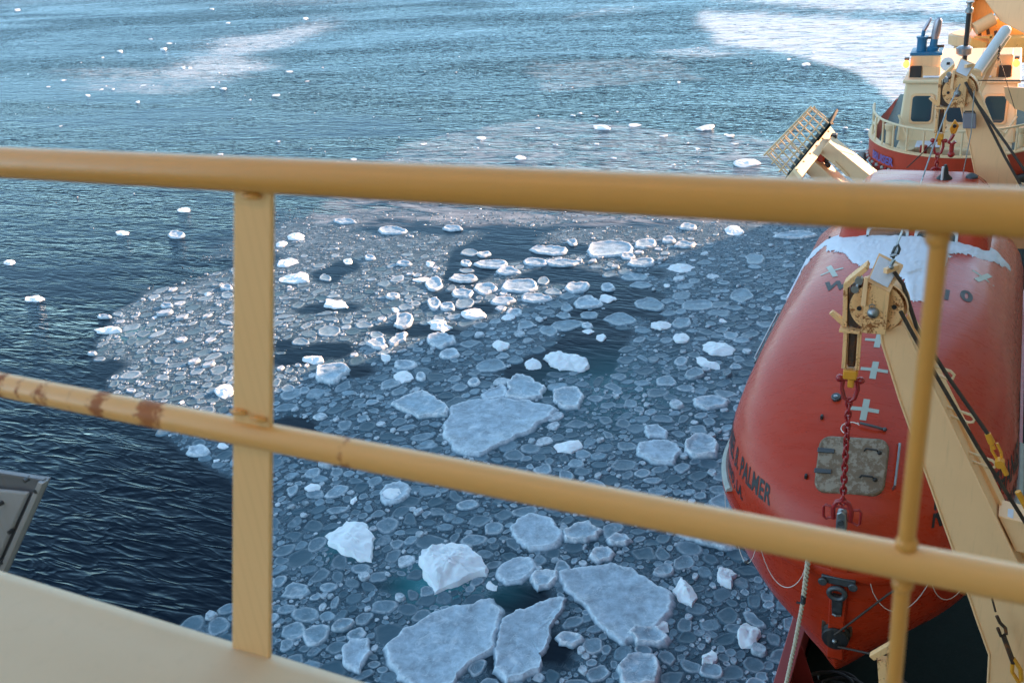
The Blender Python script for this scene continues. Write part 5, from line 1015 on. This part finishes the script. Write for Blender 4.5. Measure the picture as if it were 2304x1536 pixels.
fp = [p for p in plan(2.14, 24.05, 2.3, 2., z=9.40, n=30) if p.x > XT+1.2 and p.y < 27.5]; MB().tube(fp, .11, 12).build('rubber_fender', M['black'], tg, smooth=True)
for i, p in enumerate([p for p in plan(2.07, 24.12, 2.3, 2., z=9.52, n=26) if p.x < XT-1.0 and p.y < 26.8][::1]):
    MB().box(p, (.07, .09, .07)).build('fender_lug', M['chain'] if i % 2 else M['gasket'], tg, bevel=.015)
# name on the bulwark, port of the photo
v_, f_ = text_polys('BRUISER', .27, .008, .95); wdt = max(a for a, _ in v_); P_ = plan(2.062, 24.105, 2.3, 2., z=0, n=60); acc = [0]
for i in range(len(P_)-1): acc.append(acc[-1]+(P_[i+1]-P_[i]).length)
s0 = None
for i, p in enumerate(P_):
    if p.x > XT-1.86 and s0 is None: s0 = acc[i]
def along(s):
    i = max(0, min(len(P_)-2, int(np.searchsorted(acc, s))-1)); f = (s-acc[i])/(acc[i+1]-acc[i]); return P_[i].lerp(P_[i+1], f)
decal_mesh('name_lettering', [along(s0+a)+Vector((0, -.012, 9.64+b)) for a, b in v_], f_, M['purple'], tg)
# bow rails
for side in (-1, 1):
    rr_ = [p for p in plan(1.99, 24.2, 2.3, 2., z=10.62, n=30) if (p.x-XT)*side > .02 and p.y < 28]
    if side > 0: rr_ = rr_[::-1]
    ry = [p+Vector((0, 0, .035*max(0, (p.y-25))**2)) for p in rr_]; MB().tube(ry, .028, 10).build('bow_rail', M['cream'], tg, smooth=True)
    MB().tube([p-Vector((0, 0, .28)) for p in ry if p.y > 25.6], .018, 8).build('mid_rail', M['cream'], tg, smooth=True)
    for p in ry[::4]: MB().tube([(p.x, p.y, 10.03), p], .024, 8).build('rail_stanchion', M['cream'], tg, smooth=True)
    MB().tube([(XT+side*1.28, 25.15, 10.75), (XT+side*1.0, 25.0, 10.2), (XT+side*1.0, 25.0, 9.6)], .025, 8).build('rail_brace', M['cream'], tg, smooth=True)
# wheelhouse: sloping front with ledge below
wh0, wy = 1.30, 25.45
def whx(z): return wh0-(z-10.1)*.08
MB().prism([(XT-1.26, 24.85, 9.44), (XT+1.26, 24.85, 9.44), (XT+1.26, 24.85, 10.05), (XT-1.26, 24.85, 10.05)], (0, 3.5, 0)).build('trunk_cabin', M['cream'], tg, bevel=.05)
whv = [(XT-1.32, wy, 10.05), (XT+1.32, wy, 10.05), (XT+1.32, 29.5, 10.05), (XT-1.32, 29.5, 10.05), (XT-1.22, wy+.22, 11.42), (XT+1.22, wy+.22, 11.42), (XT+1.22, 29.4, 11.42), (XT-1.22, 29.4, 11.42)]
wh = MB().add(whv, [(0, 1, 5, 4), (1, 2, 6, 5), (2, 3, 7, 6), (3, 0, 4, 7), (4, 5, 6, 7)]).build('wheelhouse', M['cream'], tg, bevel=.05)
rf = MB().prism([(XT-1.28, wy+.12, 11.40), (XT+1.28, wy+.12, 11.40), (XT+1.26, 29.5, 11.40), (XT-1.26, 29.5, 11.40)], (0, 0, .09)).build('wheelhouse_roof', M['cream'], tg, bevel=.03)
MB().box((XT-.1, wy+.6, 11.52), (1.5, .6, .04)).build('snow_dusting', M['snow'], rf, bevel=.02)
for cx in (-.80, 0, .80):
    def fq(x, z, o=0): return Vector((XT+cx+x, wy+.22*(z-10.05)/1.37-.01-o, z))
    def rq(hw, z0, z1, o, r=.08): return [fq(sx+r*math.cos(math.pi/2*(s0+k/4)), zc+r*math.sin(math.pi/2*(s0+k/4)), o) for (sx, zc, s0) in ((hw-r, z1-r, 0), (-hw+r, z1-r, 1), (-hw+r, z0+r, 2), (hw-r, z0+r, 3)) for k in range(5)]
    MB().prism(rq(.27, 10.46, 11.16, 0), (0, -.03, 0)).build('window_frame', M['buff'], wh, bevel=.01); MB().prism(rq(.225, 10.51, 11.11, .032), (0, -.005, 0)).build('window_pane', M['glass'], wh)
MB().box((XT-.55, 25.0, 10.09), (.55, .5, .04)).build('snow_dusting', M['snow'], tg, bevel=.02)
rbp = thing('red_bollard', 'small red cross-shaped bollard on the workboat foredeck', 'bollard', (XT-.62, 24.6, 9.45)); rbp.parent = None
MB().disc((XT-.62, 24.62, 9.80), (0, 0, 1), .085, .72, 16).build('post', M['chain'], rbp, smooth=True); MB().disc((XT-.62, 24.60, 9.93), (1, 0, 0), .04, .46, 12).build('arm', M['chain'], rbp, smooth=True)
for x in (-1.45, 1.42): MB().lathe((XT+x, 25.2, 9.45), (0, 0, 1), [(0, .10), (.9, .09), (.95, .13), (1.05, .14), (1.1, .05)], 14).build('deck_vent', M['cream'], tg, smooth=True)
MB().disc((XT-1.0, 24.75, 9.75), (0, 0, 1), .16, .6, 18).build('capstan', M['cream'], tg, smooth=True)
# bow plate with white mark
MB().box((XT+.15, 24.07, 9.62), (.34, .06, .12)).build('hawse_hole', M['black'], tg, bevel=.04)
MB().box((XT+.20, 24.03, 9.58), (.30, .03, .10), Matrix.Rotation(-.15, 3, 'Y')).build('hawse_ice', M['snow'], tg, bevel=.03)
# funnels on the wheelhouse roof
for side, cx in ((-1, -.83), (1, .72)):
    fb = MB().prism([(XT+cx-.36, 25.9, 11.46), (XT+cx+.36, 25.9, 11.46), (XT+cx+.33, 25.9, 12.0), (XT+cx-.33, 25.9, 12.0)], (0, .8, 0)).build('funnel_box', M['buff'], tg, bevel=.02)
    ox = cx-.2 if side < 0 else cx+.2
    MB().box((XT+ox, 25.88, 11.62), (.26, .06, .28)).build('vent_opening', M['black'], fb, bevel=.01)
    MB().box((XT+cx+.16*(1 if side < 0 else -1), 25.84, 11.60), (.38, .03, .30)).build('vent_flap', M['buff'], fb, bevel=.01)
    lx = XT+cx+side*.42; MB().ball((lx, 25.8, 11.82), .075, 10, (1, .8, 1.2)).build('amber_light', M['amber'], fb, smooth=True); MB().box((lx, 25.9, 11.93), (.1, .12, .06)).build('light_bracket', M['darksteel'], fb)
cx = XT-.83
MB().box((cx, 26.25, 12.03), (.72, .7, .07)).build('exhaust_base', M['blue'], tg, bevel=.01)
e1 = MB().disc((cx-.13, 26.2, 12.22), (0, 0, 1), .115, .32, 18).disc((cx-.13, 26.2, 12.38), (0, 0, 1), .14, .04, 18).tube([(cx-.13, 26.2, 12.38), (cx-.11, 26.2, 12.54)], .045, 12).build('left_silencer', M['blue'], tg, smooth=True)
MB().tube([(cx-.11, 26.2, 12.54), (cx-.05, 26.2, 12.66), (cx+.02, 26.2, 12.82)], [.05, .045, .03], 12).build('pipe_tip', M['exhaust'], e1, smooth=True)
e2 = MB().lathe((cx+.12, 26.2, 12.06), (.08, 0, 1), [(0, .13), (.08, .14), (.11, .09), (.30, .085)], 18).build('right_silencer', M['blue'], tg, smooth=True)
MB().tube([(cx+.14, 26.2, 12.34), (cx+.165, 26.2, 12.52), (cx+.195, 26.15, 12.76), (cx+.205, 26.12, 12.82)], [.09, .10, .085, .04], 14).build('pipe_tip', M['exhaust'], e2, smooth=True)
MB().box((cx+.02, 26.2, 12.36), (.3, .05, .05)).box((cx+.27, 26.2, 12.16), (.2, .05, .06)).build('pipe_bracket', M['rustblack'], tg)
# mast, radar, camera dome
ms = MB().tube([(XT+.03, 25.9, 11.5), (XT+.02, 25.9, 13.0)], .055, 14).build('mast', M['black'], tg, smooth=True)
MB().lathe((XT+.02, 25.9, 12.95), (0, 0, 1), [(0, .06), (.02, .085), (.10, .085), (.14, .05), (.2, .05), (.24, .09), (.27, .09)], 16).build('mast_lamp', M['steel'], ms, smooth=True)
MB().disc((XT-.33, 25.72, 11.83), (.1, -1, .25), .155, .04, 26).build('radar_dish', M['white'], tg, bevel=.01); MB().box((XT-.31, 25.69, 11.85), (.07, .02, .06)).build('dish_label', M['black'], tg)
MB().tube([(XT-.30, 25.8, 11.8), (XT-.12, 25.95, 11.6)], .04, 8).box((XT-.14, 25.9, 11.6), (.30, .2, .2)).build('dish_bracket', M['gang'], tg)
MB().lathe((XT-.0, 25.85, 12.0), (0, 0, 1), [(0, .10), (.05, .17), (.18, .18), (.22, .12)], 18).build('searchlight', M['steel'], ms, smooth=True)
# tubular white-topped crane jib
jb = thing('jib_boom', 'pale tube-shaped jib boom slanting up right of the workboat mast', 'boom', PY(2230, 120, 24.5))
ja, jbp = PY(2195, 166, 24.6), PY(2262, 70, 25.6); MB().tube([ja, jbp], .125, 20).build('tube', M['winframe'], jb, smooth=True)
MB().beam(ja-Vector((-.06, 0, .14)), jbp-Vector((-.06, 0, .14)), .18, .10).build('keel_plate', M['buff'], jb, bevel=.01); MB().ball(jbp, .125, 10).build('end_cap', M['winframe'], jb, smooth=True)
MB().disc(ja, (jbp-ja), .14, .05, 20).build('base_cap', M['buff'], jb, smooth=True)
MB().beam(PY(2196, 225, 24.7), PY(2240, 128, 25.2), .2, .10).build('luffing_strut', M['buff'], jb, bevel=.01)
cable('stay_wire', 'thin dark wire from the pale jib boom down over the wheelhouse', [PY(2247, 125, 24.9), PY(2268, 195, 24.8), PY(2283, 245, 24.7)], .008, 'cable', 'stay wire')
cable('stay_wire', 'thin dark wire across the buff side house at the right edge', [PY(2190, 181, 24.6), PY(2330, 183, 24.6)], .014, 'cable', 'stay wire')
cn = thing('rigging_chain', 'dark chain hanging from the side of the pale jib boom', 'chain', PY(2248, 118, 24.9))
mm = MB(); 
for k in range(9): 
    p_ = PY(2250, 104, 24.9).lerp(PY(2246, 134, 24.9), k/8); u_ = Vector((1, 0, 0)) if k % 2 else Vector((0, 1, 0)); mm.tube([p_+u_*.02*math.cos(a)+Vector((0, 0, .03*math.sin(a))) for a in np.linspace(0, 6.28, 9)[:-1]], .009, 6, closed=True)
mm.build('links', M['cable'], cn)
# ---------------------------------------------------------------- deck crane behind the workboat
cr = thing('deck_crane', 'big buff deck crane with machinery tinted orange for sun glow, top right behind the workboat', 'crane', (-.6, 33.5, zd))
Q = lambda u, v, y=33.: PY(u, v, y)
pc = PY(2182, 150, 34.3); zr = PY(2160, 98, 34.3).z
MB().tube([(pc.x, pc.y, zd), (pc.x, pc.y, zr)], .52, 36).build('pedestal', M['buff'], cr, smooth=True)
MB().lathe((pc.x, pc.y, zr-.05), (0, 0, 1), [(0, .53), (.07, .70), (.34, .70), (.35, .62), (.38, .60), (.38, .3)], 40).build('slew_ring', M['buff'], cr, smooth=True)
MB().prism([Q(2188, 0, 33.2), Q(2176, -60, 33.2), Q(2330, -60, 33.2), Q(2330, 90, 33.2), Q(2250, 48, 33.2), Q(2215, 0, 33.2)], (0, .35, 0)).build('boom_side', M['cream'], cr, bevel=.02)
MB().prism([Q(2176, -80, 33.), Q(2190, -80, 33.), Q(2186, 70, 33.), Q(2176, 82, 33.)], (0, .9, 0)).build('boom_heel', M['buff'], cr, bevel=.02)
MB().prism([Q(2190, -80, 33.6), Q(2260, -80, 33.6), Q(2236, 32, 33.6), Q(2232, 42, 33.6), Q(2188, 58, 33.6)], (0, .1, 0)).build('boom_web', M['sunglow_buff'], cr, bevel=.01)
MB().tube([Q(2193, 66, 33.), Q(2236, 42, 33.2)], .19, 20).build('luffing_cylinder', M['buff'], cr, smooth=True)
MB().prism([Q(2180, 90, 33.8), Q(2250, 40, 33.8), Q(2302, 60, 33.8), Q(2330, 70, 33.8), Q(2330, 90, 33.8), Q(2278, 90, 33.8), Q(2330, 140, 33.8), Q(2180, 150, 33.8)], (0, 1.2, 0)).build('machinery_house', M['sunglow_buff'], cr, bevel=.02)
MB().prism([Q(2186, 84, 33.3), Q(2222, 96, 33.3), Q(2218, 116, 33.3), Q(2180, 104, 33.3)], (0, .3, 0)).build('winch_cover', M['sunglow_buff'], cr, bevel=.03)
for u, v in ((2203, 76), (2222, 72), (2240, 78)): MB().beam(Q(u, v-8, 33.4), Q(u+2, v+6, 33.4), .1, .09).build('hydraulic_valve', M['rustblack'], cr)
MB().beam(Q(2192, 84, 33.2), Q(2262, 84, 33.2), .06, .06).beam(Q(2230, 78, 33.2), Q(2228, 96, 33.2), .06, .06).build('hose_rail', M['sunglow_buff'], cr)
MB().prism([Q(2246, 86, 32.6), Q(2330, 84, 32.6), Q(2330, 134, 32.6), Q(2250, 120, 32.6)], (0, .5, 0)).build('side_house', M['sunglow_buff'], cr, bevel=.02)
# buff bulwark panel at the right edge of the workboat roof
pn = thing('side_screen', 'buff slanted screen panel at the right edge beside the workboat wheelhouse', 'panel', PY(2280, 230, 24.9))
MB().prism([PY(u, v, 24.9) for u, v in ((2258, 196), (2340, 200), (2340, 262), (2285, 246), (2262, 222))], (0, .06, 0)).build('plate', M['buff'], pn, bevel=.01)
